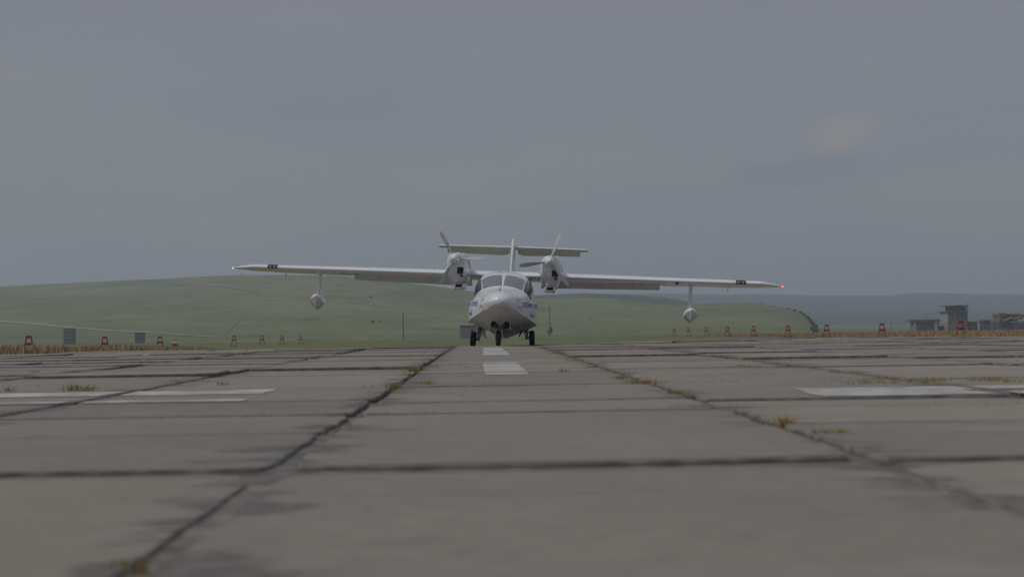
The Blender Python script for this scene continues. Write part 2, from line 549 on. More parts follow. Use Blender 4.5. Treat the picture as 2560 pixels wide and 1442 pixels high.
SLABS = [slab_mesh(i) for i in range(9)]
ROWS = [-1.6, 1.4, 4.43, 7.15, 10.4] + [10.4 + 3.0 * i for i in range(1, 22)]
EXTRA = {-1: [8.55, 5.93], 1: [8.05, 6.0], 0: [8.15], -2: [8.6]}
PLACED = []
for k in range(K0, K1 + 1):
    xc = X_J0 + SW * (k + 0.5)
    rk = random.Random(40 + k)
    cuts = [y + (rk.uniform(-0.12, 0.12) if y > 11 else 0) for y in ROWS]
    cuts += EXTRA.get(k, [])
    for a, c in zip(ROWS[5:-1], ROWS[6:]):                # cracked slabs further out
        if rk.random() < 0.85: cuts.append(a + rk.uniform(0.5, 1.45))
        if rk.random() < 0.7: cuts.append(a + rk.uniform(1.6, 2.6))
    ye = y_end(xc) + rk.uniform(-0.8, 0.8)
    cuts = sorted(q for q in cuts if q < ye - 0.5) + [ye]
    for y0, y1 in zip(cuts[:-1], cuts[1:]):
        yc = (y0 + y1) / 2
        L = y1 - y0
        # only what the lens takes in (with a margin) needs single slabs
        if abs(xc - 0.023 * yc) > 0.46 * max(y1, 1) + 1.6 and not (yc < 4 and abs(xc) < 3.5):
            continue
        painted = (y1 > 8.0 and y0 < 10.3 and abs(xc) > 1.5) or k == 0 and 10 < y0 < 31
        z0, z1 = gz(xc, y0), gz(xc, y1)
        me_ = rk.choice(SLABS)
        dz = 0.0 if painted else (rk.uniform(-0.018, 0.014) if y0 > 13 else rk.uniform(-0.012, 0.007) if y0 > 6 else rk.uniform(-0.006, 0.003)) + (0.016 if y0 > 11 and rk.random() < 0.14 else 0.0)
        if k in (-1, 0, 1) and 4.4 < y0 < 14: dz *= 0.4
        if k == 1 and 7.0 < y0 < 7.3: dz = -0.014
        if y1 < 4.6: dz = -0.015 + 0.003 * (k % 2)             # faulted joint: the far row stands proud
        elif y0 < 4.6: dz = 0.0
        loc = (xc + rk.uniform(-0.006, 0.006), yc, (z0 + z1) / 2 + dz)
        rot = (math.atan2(z1 - z0, L) + (0 if painted else rk.uniform(-0.003, 0.003)), 0 if painted else rk.uniform(-0.003, 0.003), math.pi if (rk.random() < 0.5) else 0)
        PLACED.append((L * 2 / (yc * yc + 4), me_, loc, rot, (1, L / 3.0, 1)))

PLACED.sort(key=lambda q: -q[0])
fv, ff, fu, fm = [], [], [], []
from mathutils import Euler
for i, (_, me_, loc, rot, scl) in enumerate(PLACED):
    if i < 296:                                                # the slabs that show largest are parts of their own
        o = bpy.data.objects.new('slab', me_)
        o.location, o.rotation_euler, o.scale = loc, rot, scl
        link(o, runway)
    else:
        mw = Matrix.LocRotScale(Vector(loc), Euler(rot), Vector(scl))
        n_ = len(fv)
        fv += [tuple(mw @ v.co) for v in me_.vertices]
        fu += [tuple(v.co.xy) for v in me_.vertices]
        for p_ in me_.polygons:
            ff.append(tuple(q + n_ for q in p_.vertices)); fm.append(p_.material_index)
me_ = bpy.data.meshes.new('far_slabs')
me_.from_pydata(fv, [], ff)
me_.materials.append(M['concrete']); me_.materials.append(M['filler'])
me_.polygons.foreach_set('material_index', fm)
uv = me_.uv_layers.new(name='slab_metres')
for lp_ in me_.loops: uv.data[lp_.index].uv = fu[lp_.vertex_index]
o = link(bpy.data.objects.new('far_slabs', me_), runway)
o['kind'] = 'stuff'

# worn paint, one ragged sheet per slab it crosses
def paint_sheet(x0, x1, y0, y1, rag=0.03):
    mb = MB()
    n = max(2, int((x1 - x0) / 0.12))
    lo, hi = [], []
    for i in range(n + 1):
        x = x0 + (x1 - x0) * i / n
        a, c = y0 + random.uniform(-rag, rag), y1 + random.uniform(-rag, rag)
        lo.append((x + (random.uniform(-rag, rag) if i in (0, n) else 0), a, gz(x, a) + 0.004))
        hi.append((x + (random.uniform(-rag, rag) if i in (0, n) else 0), c, gz(x, c) + 0.004))
    mb.loft([lo, hi], closed=False)
    o = mb.build('painted_marking', M['paint'], runway, smooth=False)
    return o


def paint_across(xa, xb, ya, yb):
    k = math.floor((xa - X_J0) / SW)
    x = xa
    while x < xb - 0.05:
        xe = min(xb, X_J0 + SW * (k + 1))
        paint_sheet(x + (0.05 if x > xa else 0), xe - 0.05, ya, yb)
        x = xe; k += 1


paint_across(-6.6, -1.56, 9.55, 10.22)
paint_across(-6.6, -3.4, 9.05, 9.25)
paint_across(-6.6, -1.52, 8.64, 8.86)
paint_across(2.15, 7.4, 8.72, 9.12)
paint_across(2.10, 3.25, 8.12, 8.72)
paint_across(3.35, 7.4, 8.12, 8.42)
for ya, yb in ((12.62, 13.30), (13.42, 16.3), (16.44, 17.0)):
    paint_sheet(0.02, 0.44, ya, yb, 0.02)
for ya, yb in ((21.2, 24.9), (25.0, 30.0)):
    paint_sheet(0.02, 0.44, ya, yb, 0.02)
for i in range(9):
    paint_sheet(13.5, 14.3, 31 + i * 3, 33.9 + i * 3, 0.05)

# ------------------------------------------------------------------ hills
def hill(name, crest, d_foot, d_crest, e_foot_py, material, ease=1.0, rows=34, back=0.25, noise=0.0, zfoot=-4.1):
    px = np.array([c[0] for c in crest], float); py = np.array([c[1] for c in crest], float)
    f = pchip(px, py)
    cols = np.linspace(px[0], px[-1], 150)
    ph = RNG.uniform(0, 6.28, 12)
    mb = MB(); vs, fs = [], []
    for r_ in range(rows + 6):
        for j, x in enumerate(cols):
            t = min(r_ / (rows - 1.0), 1.0)
            dc = np.interp(x, [c[0] for c in d_crest], [c[1] for c in d_crest])
            top = f(x) + noise * (math.sin(x * 0.05 + ph[0]) * 0.4 + math.sin(x * 0.13 + ph[1]) * 0.35 + math.sin(x * 0.31 + ph[2]) * 0.25)
            base = 822 - 0.014 * (x - 1280) + e_foot_py
            D = d_foot + (dc - d_foot) * t
            gq = t ** ease
            wob = 1.2 * math.sin(t * 14 + x * 0.006 + ph[3]) * math.sin(x * 0.011 + ph[4] + t * 5) * t * (1 - t) * 4
            p = at(x, base + (top - base) * gq + wob, D)
            if r_ == 0: p.z = zfoot
            if r_ >= rows:
                q = (r_ - rows + 1)
                p = at(x, top, dc); p = Vector((p.x * (1 + .07 * q), p.y * (1 + 0.07 * q), p.z - back * (p.z - zfoot) * q / 1.5))
                if p.z < zfoot: p.z = zfoot
            vs.append(p)
    n = len(cols)
    for r_ in range(rows + 5):
        for j in range(n - 1):
            fs.append((r_ * n + j, r_ * n + j + 1, (r_ + 1) * n + j + 1, (r_ + 1) * n + j))
    mb.add(vs, fs)
    o = mb.build(name, material, sharp=80)
    o['kind'] = 'structure'
    return o, f


FAR_D = 3600.0
hill('distant_ridge', [(-900, 765), (0, 752), (900, 745), (1300, 739), (1500, 734), (1650, 733), (1800, 736), (1900, 735), (2050, 738), (2200, 738), (2320, 732), (2450, 735), (2560, 736), (3400, 742)],
     1750, [(-900, FAR_D), (3400, FAR_D)], 5, M['farhill'], 0.9, rows=26, noise=0.8)
hill('wooded_hill', [(1150, 760), (1300, 742), (1400, 735), (1480, 733), (1560, 737), (1640, 741), (1690, 748), (1735, 761), (1790, 790), (1850, 825)],
     1150, [(1150, 1650), (1850, 1500)], 10, M['midhill'], 0.9, rows=20, noise=1.2)
HD_FOOT, HD_CREST, H_EASE = 430.0, [(-700, 1150), (600, 1150), (1300, 950), (1900, 820), (2080, 700)], 0.85
hill_o, hill_f = hill('grassy_hill', [(-700, 745), (-200, 725), (0, 716), (200, 706), (400, 697), (560, 689), (640, 687), (800, 688), (870, 691), (950, 699), (1060, 712), (1180, 728), (1300, 741), (1390, 748), (1480, 746), (1540, 747), (1580, 753), (1640, 760), (1700, 763), (1790, 758), (1890, 757), (1950, 766), (1995, 776), (2025, 792), (2045, 815), (2060, 838), (2085, 862)],
     HD_FOOT, HD_CREST, 34, M['hill'], H_EASE, noise=0.5)


def on_hill(px, py):
    """point of the grassy hill seen under this image position"""
    base = 822 - 0.014 * (px - 1280) + 34
    t = max(0.02, (base - py) / (base - hill_f(px))) ** (1 / H_EASE)
    dc = np.interp(px, [c[0] for c in HD_CREST], [c[1] for c in HD_CREST])
    D = HD_FOOT + (dc - HD_FOOT) * t
    return at(px, py, D)


# pale dirt track over the left foot of the hill
tr = [(-60, 800), (0, 804), (60, 808), (130, 814), (190, 820), (250, 825), (310, 829), (380, 832), (430, 836), (480, 840), (540, 844)]
rings = []
for i, (x, y) in enumerate(tr):
    hw = 1.6 if i < 4 else 1.2 if i < 8 else 0.9
    a, c = on_hill(x, y - hw), on_hill(x, y + hw)
    a.z += 0.25; c.z += 0.25
    rings.append([a, c])
road = MB().loft(rings, closed=False).build('dirt_track', M['dirt'], smooth=False)
road['kind'] = 'structure'
for tr, hw in (([(470, 716), (520, 715), (570, 718), (620, 726), (650, 731)], .55), ([(868, 757), (885, 758.5), (908, 760)], .5), ([(925, 764), (945, 766), (965, 767.5)], .5), ([(1340, 772), (1378, 776), (1400, 779)], .5), ([(560, 835), (600, 800), (625, 770), (640, 752)], .7)):
    rings = []
    for x, y in tr:
        a, c = on_hill(x, y - hw), on_hill(x, y + hw)
        a.z += 0.3; c.z += 0.3
        rings.append([a, c])
    MB().loft(rings, closed=False).build('worn_path', M['pathgrass'], smooth=False)['kind'] = 'structure'
# ------------------------------------------------------------------ aircraft
HEAD = R(-2.96); LEAN = R(2.78)
AM = Matrix.Rotation(HEAD, 3, 'Z') @ Matrix.Rotation(LEAN, 3, 'Y')
WC = at(1263.5, 688, 36.0)
ZW = WC.z / math.cos(LEAN)
AP = WC - AM @ Vector((0, 0, ZW))
air = empty('amphibious_aircraft', AP)
air.rotation_mode = 'QUATERNION'
air.rotation_quaternion = AM.to_quaternion()
tag(air, 'white twin engine amphibious aircraft standing nose on across the runway centreline', 'aircraft')

HS = [  # y, chine half width, chine z, keel z, shoulder z, shoulder half width, top z
    (-3.56, .002, 1.07, 1.068, 1.072, .002, 1.074), (-3.558, .03, 1.06, 1.04, 1.075, .032, 1.10), (-3.545, .085, 1.05, .985, 1.085, .095, 1.155), (-3.48, .165, 1.03, .92, 1.08, .185, 1.21), (-3.35, .245, .99, .845, 1.07, .27, 1.265), (-3.2, .305, .945, .77, 1.055, .335, 1.305),
    (-3.0, .385, .89, .69, 1.045, .425, 1.345), (-2.6, .535, .79, .57, 1.025, .575, 1.385),
    (-2.2, .715, .685, .465, 1.015, .745, 1.44), (-1.95, .79, .635, .41, 1.02, .82, 1.475), (-1.5, .865, .58, .345, 1.035, .885, 1.665),
    (-1.1, .888, .555, .30, 1.05, .905, 1.82), (-.7, .898, .54, .265, 1.05, .912, 1.91), (0, .90, .53, .225, 1.05, .912, 1.96), (1, .89, .525, .165, 1.05, .90, 1.955),
    (2.0, .86, .53, .115, 1.05, .87, 1.92), (2.04, .845, .60, .25, 1.07, .86, 1.915), (3.5, .66, .80, .5, 1.2, .68, 1.88), (5, .42, 1.05, .85, 1.4, .44, 1.85),
    (6.5, .2, 1.35, 1.25, 1.55, .22, 1.8), (7.6, .05, 1.62, 1.58, 1.66, .05, 1.72)]
_hf = [pchip([q[0] for q in HS], [q[i] for q in HS]) for i in range(1, 7)]


boxy = pchip([-3.8, -2.4, -1.9, -1.1, -0.5, 3.5, 7.7], [2.0, 1.95, 2.0, 2.6, 3.0, 2.4, 2.0])


_shelf = pchip([-3.8, -2.7, -2.3, -1.9, -1.4, 2.0, 4.0, 7.7], [0, 0, 0.035, 0.085, 0.125, 0.13, 0.06, 0.0])


def cabin(y, ws, zs):
    q = _shelf(y)
    return ws - q, zs + q * 0.62


def hull_pt(y, s, sg=1):
    wc, zc, zk, zs, ws, zt = [f(y) for f in _hf]
    if s < .35:
        t = s / .35
        rd = min(max((-1.9 - y) / 1.3, 0.0), 1.0) ** 0.8      # round at the nose, vee aft
        th = t * math.pi / 2
        x_ = t * (1 - rd) + math.sin(th) * rd
        z_ = (0.78 * t + 0.22 * t * t) * (1 - rd) + (1 - math.cos(th)) * rd
        return Vector((sg * wc * x_, y, zk + (zc - zk) * z_))
    if s < .5:
        t = (s - .35) / .15
        return Vector((sg * (wc + (ws - wc) * math.sin(t * math.pi / 2)), y, zc + (zs - zc) * t))
    wcab, zc2 = cabin(y, ws, zs)
    if s < .56:
        t = (s - .5) / .06
        return Vector((sg * (ws + (wcab - ws) * t ** 1.4), y, zs + (zc2 - zs) * math.sin(t * math.pi / 2)))
    ws, zs = wcab, zc2
    a = (s - .56) / .44 * math.pi / 2
    e_ = 2.0 / boxy(y)
    return Vector((sg * ws * max(math.cos(a), 0.0) ** e_, y, zs + (zt - zs) * math.sin(a) ** e_))


def hull_n(y, s, sg=1):
    e = 1e-3
    n = (hull_pt(y + e, s, sg) - hull_pt(y - e, s, sg)).cross(hull_pt(y, s + e, sg) - hull_pt(y, s - e, sg))
    n.normalize()
    c_ = Vector((0, y, 1.0))
    return n if n.dot(hull_pt(y, s, sg) - c_) > 0 else -n


ss_b = [0, .06, .12, .18, .24, .30, .35]
ss_t = [.35, .38, .42, .46, .49, .5, .51, .525, .54, .55, .56, .57, .59, .63, .68, .73, .78, .83, .88, .93, .97, 1.0]
ysn = sorted(set([q[0] for q in HS] + list(np.arange(-3.52, 2.0, 0.09)) + list(np.arange(2.3, 7.6, 0.3))))
hb, ht = MB(), MB()
rb, rt = [], []
for y in ysn:
    rb.append([hull_pt(y, s, -1) for s in ss_b[::-1]] + [hull_pt(y, s, 1) for s in ss_b[1:]])
    rt.append([hull_pt(y, s, 1) for s in ss_t] + [hull_pt(y, s, -1) for s in ss_t[::-1][1:]])
hb.loft(rb, closed=False); ht.loft(rt, closed=False)
ht.build('fuselage', M['white'], air, sharp=50)
ht2 = hb.build('planing_bottom', M['grey_hullshade'], air, sharp=18)  # same paint as the sides, down-facing shade painted into its material


def hull_patch(name, material, y0, y1, a0, a1, sg, off=0.006, nu=14, nv=12, rnd=0.16, parent=None, sk=0.0, rim=True):
    """rounded patch following the hull skin between angles a0..a1 (90 = roof line)"""
    mb = MB(); grid = []
    for i in range(nu + 1):
        row = []
        for j in range(nv + 1):
            u, v = -1 + 2 * i / nu, -1 + 2 * j / nv
            uu, vv = u * math.sqrt(1 - rnd * v * v * v * v), v * math.sqrt(1 - rnd * u * u * u * u)
            a = a0 + (a1 - a0) * (vv + 1) / 2
            y = y0 + (y1 - y0) * (uu + 1) / 2 + sk * (vv + 1) / 2
            s = .56 + .44 * a / 90.0
            e = off if max(abs(u), abs(v)) < 0.999 else -0.004
            row.append(hull_pt(y, s, sg) + hull_n(y, s, sg) * e)
        grid.append(row)
    mb.loft(grid, closed=False)
    return mb.build(name, material, air if parent is None else parent, sharp=60)


for sg in (-1, 1):
    hull_patch('windscreen_frame', M['white'], -1.90, -1.03, 89.9, 45.8, sg, 0.008)
    hull_patch('windscreen_pane', M['glass'], -1.86, -1.07, 89.35, 46.5, sg, 0.016, rnd=0.06)
    hull_patch('side_window', M['sideglass'], -1.80, -0.72, 45.6, 6, sg, 0.013, sk=0.0, rnd=0.06)
    hull_patch('side_window', M['sideglass'], -0.62, 0.35, 42, 6, sg, 0.012, rnd=0.12)
    hull_patch('cabin_window', M['sideglass'], 0.55, 1.25, 44, 16, sg, 0.012, rnd=0.2)
    # spray strakes along the bottom
    for s0, ya, yb in ((.21, -2.35, 1.6), (.12, -1.7, 1.8)):
        pts = []
        for i in range(22):
            y = ya + (yb - ya) * i / 21
            pts.append(hull_pt(y, s0, sg) + hull_n(y, s0, sg) * 0.006)
        MB().tube(pts, [0.004] + [0.017] * 20 + [0.004], 6).build('spray_strake', M['grey_hullshade'], air)
    # chine rail
    pts = [hull_pt(y, .35, sg) + Vector((sg * 0.002, 0, -0.004)) for y in np.linspace(-3.0, 1.95, 34)]
    MB().tube(pts, 0.009, 6).build('chine_rail', M['grey_hullshade'], air)

# keel strip
pts = [hull_pt(y, 0, 1) + Vector((0, 0, -.002)) for y in np.linspace(-2.9, 1.95, 36)]
MB().tube(pts, 0.008, 6).build('keel_strip', M['grey_hullshade'], air)


# lettering wrapped on the hull sides
def side_x(y, z):
    wc, zc, zk, zs, ws, zt = [f(y) for f in _hf]
    if z <= zs:
        t = (z - zc) / (zs - zc)
        return wc + (ws - wc) * math.sin(max(t, 0) * math.pi / 2)
    wcab, zc2 = cabin(y, ws, zs)
    if z < zc2:
        t = math.asin(min((z - zs) / (zc2 - zs), 1.0)) / (math.pi / 2)
        return ws + (wcab - ws) * t ** 1.4
    ws, zs = wcab, zc2
    q = min((z - zs) / (zt - zs), 0.999)
    n_ = boxy(y)
    return ws * (1 - q ** n_) ** (1 / n_)


def text_mesh(txt, size):
    cu = bpy.data.curves.new('lettering', 'FONT')
    cu.body = txt; cu.size = size; cu.resolution_u = 4; cu.offset = size * 0.012
    o = bpy.data.objects.new('lettering', cu); COL.objects.link(o)
    dg = bpy.context.evaluated_depsgraph_get()
    me = bpy.data.meshes.new_from_object(o.evaluated_get(dg))
    bpy.data.objects.remove(o); bpy.data.curves.remove(cu)
    bm = bmesh.new(); bm.from_mesh(me)
    bmesh.ops.triangulate(bm, faces=bm.faces)
    for _ in range(1):
        long_ = [e for e in bm.edges if e.calc_length() > size * 0.25]
        bmesh.ops.subdivide_edges(bm, edges=long_, cuts=2)
        bmesh.ops.triangulate(bm, faces=bm.faces)
    bm.to_mesh(me); bm.free()
    return me


def hull_text(txt, size, y0, z0, sg, xs_=1.0, material='blue', slope=0.0):
    me = text_mesh(txt, size)
    for v in me.vertices:
        y = y0 + (v.co.x if sg > 0 else -v.co.x) * xs_
        z = z0 + v.co.y + slope * (y - y0)
        x = side_x(y, z)
        nx = Vector((1, 0, 0.35)).normalized()
        v.co = Vector((sg * (x + 0.007), y, z + 0.002))
    me.materials.clear(); me.materials.append(M[material])
    return link(bpy.data.objects.new('lettering', me), air)


hull_text('АРКТИКИ', 0.165, -1.78, 0.965, -1, 0.98)
hull_text('ХОЗЯИН', 0.165, -1.0, 0.955, -1, 0.98)
hull_text('ХОЗЯИН', 0.165, -2.66, 0.975, 1, 0.95)
hull_text('АРКТИКИ', 0.165, -1.88, 0.96, 1, 0.98)
for sg in (-1, 1):                                            # blue ship-like emblem under the lettering
    mb = MB()
    hullp = [(-.20, .04), (-.15, -.035), (0, -.055), (.13, -.045), (.20, .10), (.165, .10), (.13, .02), (0, .005), (-.1, .02)]
    vs_ = []
    for (q, z) in hullp:
        y, z2 = -1.98 + q * -1.0, 0.78 + z
        vs_.append((sg * (side_x(y, z2) + 0.006), y, z2))
    mb.add(vs_, [tuple(range(len(vs_)))])
    mb.build('emblem', M['blue'], air, smooth=False)
    # small stencils near the nose
    for (yy, zz, n_) in ((-2.93, 1.12, 4), (-2.86, .945, 3)):
        st = MB()
        for q in range(n_):
            y0_ = yy + 0.0; z_ = zz - 0.022 * q + 0.04
            L_ = 0.10 + 0.03 * (q % 2)
            vs_ = [(sg * (side_x(y0_ + dy, z_ + dz) + .005), y0_ + dy, z_ + dz) for dy, dz in ((0, 0), (L_, 0), (L_, .009), (0, .009))]
            st.add(vs_, [(0, 1, 2, 3)])
        st.add([(sg * (side_x(yy - .05 + dy, zz + dz) + .005), yy - .05 + dy, zz + dz) for dy, dz in ((0, 0), (.03, 0), (.03, .02), (0, .02))], [(0, 1, 2, 3)])
        st.build('stencil', M['grey'], air, smooth=False)

# nose antenna and roof aerials
MB().box((-0.03, -2.55, 1.42), (.012, .05, .075)).box((-0.03, -2.55, 1.392), (.05, .06, .012)).build('nose_probe', M['dark'], air)
MB().tube([(-.12, -.75, 1.9), (-.12, -.72, 1.98)], .006, 5).build('roof_aerial', M['dark'], air)
MB().tube([(.12, -.75, 1.9), (.12, -.72, 1.97)], .006, 5).build('roof_aerial', M['dark'], air)


# --- wing
def foil(t, n=13, cam_=0.03, th=0.145):
    """closed contour, TE -> upper -> LE -> lower -> TE, fractions of chord"""
    up, lo = [], []
    for i in range(n + 1):
        x = (1 - math.cos(math.pi * i / n)) / 2
        yt = 5 * th * (0.2969 * math.sqrt(x) - .126 * x - .3516 * x * x + .2843 * x**3 - .1036 * x**4)
        p = .4
        yc = cam_ / p**2 * (2 * p * x - x * x) if x < p else cam_ / (1 - p)**2 * (1 - 2 * p + 2 * p * x - x * x)
        up.append((x, yc + yt)); lo.append((x, yc - yt))
    return up, lo


UP, LO = foil(0)


def fint(tab, x):
    return float(np.interp(x, [p[0] for p in tab], [p[1] for p in tab]))


def chord(x):
    return 1.70 - (abs(x) / 6.95) * 0.62


def wing_sec(x, f0, f1, droop=0.0, c=None, y_le=0.0, z_le=None, inc=R(4.6), tabs=None, rad=False):
    """section contour of the chord part f0..f1"""
    up_, lo_ = tabs or (UP, LO)
    c = chord(x) if c is None else c
    z_le = ZW + 0.005 if z_le is None else z_le
    fr = [f0 + (f1 - f0) * (1 - math.cos(math.pi * i / 12)) / 2 for i in range(13)] if f0 == 0 else [f0 + (f1 - f0) * i / 8 for i in range(9)]
    cont = [(q, fint(up_, q)) for q in fr[::-1]]
    lower = [(q, fint(lo_, q)) for q in fr]
    if f0 > 0:
        mid_ = ((fint(up_, f0) + fint(lo_, f0)) / 2)
        cont += [(f0 - 0.02, mid_)]
        cont += lower
        hz = mid_
        rot = []
        for (q, z) in cont:
            dq, dz = q - f0, z - hz
            rot.append((f0 + dq * math.cos(droop) + dz * math.sin(droop), hz - dq * math.sin(droop) + dz * math.cos(droop)))
        cont = rot
    else:
        cont += lower[1:]
    ci, si = math.cos(inc), math.sin(inc)
    return [Vector((x, y_le + c * (q * ci + z * si), z_le + c * (z * ci - q * si))) for (q, z) in cont]


wing = MB()
wxs = [-6.95, -6.6, -6.595] + list(np.linspace(-6, 6, 13)) + [6.595, 6.6, 6.95]
rings = [wing_sec(x, 0, 0.999 if abs(x) > 6.597 else 0.73) for x in wxs]
wing_o = wing.loft(rings).build('wing', M['white'], air, sharp=40)
for sg in (-1, 1):
    # tip cap
    tip = []
    for q in np.linspace(0, 1, 9):
        x = sg * (6.955 + 0.64 * q)
        c_ = 1.08 * (1 - q) ** 0.75 * 0.86 + 0.15
        sq = 1 - 0.62 * q
        up_ = [(a, b_ * (0.75 if False else 1)) for a, b_ in UP]
        s_ = wing_sec(x, 0, .999, c=c_, y_le=0.0 + 0.42 * q ** 1.3, z_le=ZW + .005 - 0.035 * q, inc=R(4.6))
        tip.append(s_)
    MB().loft(tip).build('wing_tip', M['white'], air, sharp=40)
    lt = MB()
    ty, tz = 0.46, ZW - 0.035
    lt.lathe((sg * 7.60, ty, tz), [(-.022, .002), (-.018, .012), (0, .021), (.02, .016), (.034, .002)], 'x', 12)
    lt.build('navigation_light', M['green'] if sg < 0 else M['red'], air)
    # ailerons and flaps
    MB().loft([wing_sec(sg * x, .745, .999, R(2)) for x in (4.36, 5.0, 5.8, 6.57)]).build('aileron', M['white'], air, sharp=40)
    MB().loft([wing_sec(sg * x, .75, .999, R(24)) for x in (.98, 2.0, 3.2, 4.30)]).build('flap', M['white'], air, sharp=40)
    # dark landing-lamp panel in the leading edge
    up_x = [(q, fint(UP, q)) for q in (.10, .07, .045, .025, .012, .004)] + [(0, 0)] + [(q, fint(LO, q)) for q in (.004, .012, .025, .045)]
    rr_ = []
    for x in (6.27, 6.40, 6.54):
        c_ = chord(x)
        rr_.append([Vector((sg * x, c_ * q - 0.007, ZW + .005 + c_ * z * 1.04)) for q, z in up_x])
    lp = MB().loft(rr_, closed=False).build('lamp_panel', M['panel'], air, sharp=60)
    for x in (6.34, 6.46):
        l_ = MB().lathe((sg * x, -.022, ZW + .012), [(-.004, .003), (-.002, .022), (.004, .034), (.02, .036)], 'y', 14)
        l_.build('landing_lamp', M['lamp'], lp)
    # flap hinge arms and static wicks
    for x in (2.15, 3.6):
        c_ = chord(x)
        MB().box((sg * x, c_ * .80, ZW - c_ * .115), (.018, .30, .07)).build('flap_hinge', M['white'], air)
    MB().tube([(sg * 6.15, .55, ZW - .10), (sg * 6.12, .62, ZW - .20)], .008, 5).build('wing_probe', M['dark'], air)
    # panel seams on the wing leading edge
    for x in (1.95, 6.2):
        sq_ = [p + Vector((0, -0.002, 0)) for p in wing_sec(sg * x, 0, .5)]
        MB().tube(sq_[3:-3], .004, 4).build('panel_seam', M['seam'], air)

# registration under the wing, letter tops toward the leading edge
def wing_text(txt, size, x0, f_base):
    me = text_mesh(txt, size)
    for v in me.vertices:
        x = x0 + v.co.x * 0.98
        c_ = chord(x)
        q = f_base - v.co.y / c_
        q = min(max(q, 0.05), 0.72)
        z = fint(LO, q)
        ci, si = math.cos(R(4.6)), math.sin(R(4.6))
        v.co = Vector((x, c_ * (q * ci + z * si), ZW + .005 + c_ * (z * ci - q * si) - 0.005))
    me.materials.clear(); me.materials.append(M['grey'])
    return link(bpy.data.objects.new('registration_lettering', me), air)


wing_text('0344G', 0.48, 3.15, 0.56)
wing_text('RA', 0.48, -4.62, 0.56)

# --- floats on struts
FS = [(-.12, .008, 1.105, 1.08, 1.125), (-.105, .045, 1.10, 1.02, 1.15), (-.08, .085, 1.08, .945, 1.165), (-.04, .128, 1.045, .86, 1.178), (.02, .160, .99, .795, 1.182), (.10, .178, .95, .76, 1.18), (.22, .184, .93, .75, 1.17), (.5, .175, .935, .77, 1.15), (.85, .12, .95, .84, 1.10), (1.2, .05, .97, .93, 1.03), (1.4, .008, 1.0, .985, 1.01)]
_ff = [pchip([q[0] for q in FS], [q[i] for q in FS]) for i in range(1, 5)]
for sg in (-1, 1):
    fx = 5.12 * sg - .045
    dzf = 0.0 if sg < 0 else -0.035
    up_r, lo_r = [], []
    for y in [-.12, -.113, -.105, -.095, -.08, -.06, -.04, -.02, .0, .02, .06, .1, .15, .2, .27, .35, .42, .5, .6, .7, .85, 1.0, 1.1, 1.2, 1.3, 1.4]:
        wc, zc, zk, zt = [f(y) for f in _ff]
        up_r.append([(fx + wc * math.cos(math.pi * i / 12), y, dzf + zc + (zt - zc) * math.sin(math.pi * i / 12) ** 0.9) for i in range(13)])
        lo_r.append([(fx + wc * q, y, dzf + zk + (zc - zk) * abs(q) ** 1.0) for q in (-1, -.8, -.6, -.4, -.2, 0, .2, .4, .6, .8, 1)])
    flo = MB().loft(up_r, closed=False).build('float_deck', M['white'], air, sharp=50)
    MB().loft(lo_r, closed=False).build('float_bottom', M['grey_hullshade'], flo, sharp=12)
    for sgn in (-1, 1):
        MB().tube([(fx + sgn * (_ff[0](y) + .001), y, dzf + _ff[1](y)) for y in np.linspace(-.11, 1.2, 30)], .006, 5).build('gunwale', M['white'], flo)
    st = []
    for i in range(9):
        t = i / 8
        z = (1.13 + dzf) + (ZW - .045 - 1.13 - dzf) * t
        flare = 0.05 * max(0, 1 - t * 5) ** 2 + .02 * max(0, (t - .85) * 6) ** 2
        x = fx + sg * 0.0 + (0.02 if sg < 0 else 0.02) * t
        ring = []
        for k in range(18):
            a = 2 * math.pi * k / 18
            ring.append((x + (.050 + flare) * math.cos(a) * (1 - .25 * max(0, math.sin(a))), .42 + (.20 + flare) * math.sin(a), z))
        st.append(ring)
    MB().loft(st).build('float_strut', M['white'], air, sharp=50)
    MB().lathe((fx + .02, .30, ZW - .075), [(-.02, .085), (.012, .095), (.02, .08)], 'z', 18).build('strut_collar', M['white'], air)
MB().lathe((4.68, .04, ZW - .055), [(-.02, .03), (0, .045), (.02, .045)], 'y', 12).build('wing_inlet', M['dark'], air)

# --- engine nacelles
NS = [(-1.27, -.05, .145, 2.35, 2.06), (-1.25, -.045, .195, 2.372, 1.94), (-1.2, -.035, .235, 2.38, 1.83), (-1.08, -.02, .268, 2.388, 1.70), (-.9, -.01, .288, 2.39, 1.59), (-.6, 0, .30, 2.385, 1.49), (-.2, 0, .303, 2.37, 1.45), (.3, 0, .295, 2.33, 1.46), (.9, 0, .25, 2.25, 1.55), (1.6, 0, .14, 2.08, 1.68), (2.1, 0, .03, 1.95, 1.82)]
_nf = [pchip([q[0] for q in NS], [q[i] for q in NS]) for i in range(1, 5)]


def nac_pt(cx, y, a, off=0.0):
    ox, hw, zt, zb = [f(y) for f in _nf]
    zc, hh = (zt + zb) / 2 + .03 * (zt - zb), (zt - zb) / 2
    c_, s_ = math.cos(a), math.sin(a)
    taper = 1.0 - 0.20 * max(0.0, -s_) ** 1.5
    return Vector((cx + ox + (hw + off) * math.copysign(abs(c_) ** .85, c_) * taper, y, (zt + zb) / 2 + (hh + off) * math.copysign(abs(s_) ** .92, s_)))


def rounded(cx, cz, w_, h_, r_, n=5):
    pts = []
    for (sx, sz, a0) in ((1, 1, 0), (-1, 1, 90), (-1, -1, 180), (1, -1, 270)):
        for i in range(n):
            a = R(a0 + 90 * i / (n - 1))
            pts.append((cx + sx * (w_ / 2 - r_) + r_ * math.cos(a), cz + sz * (h_ / 2 - r_) + r_ * math.sin(a)))
    return pts


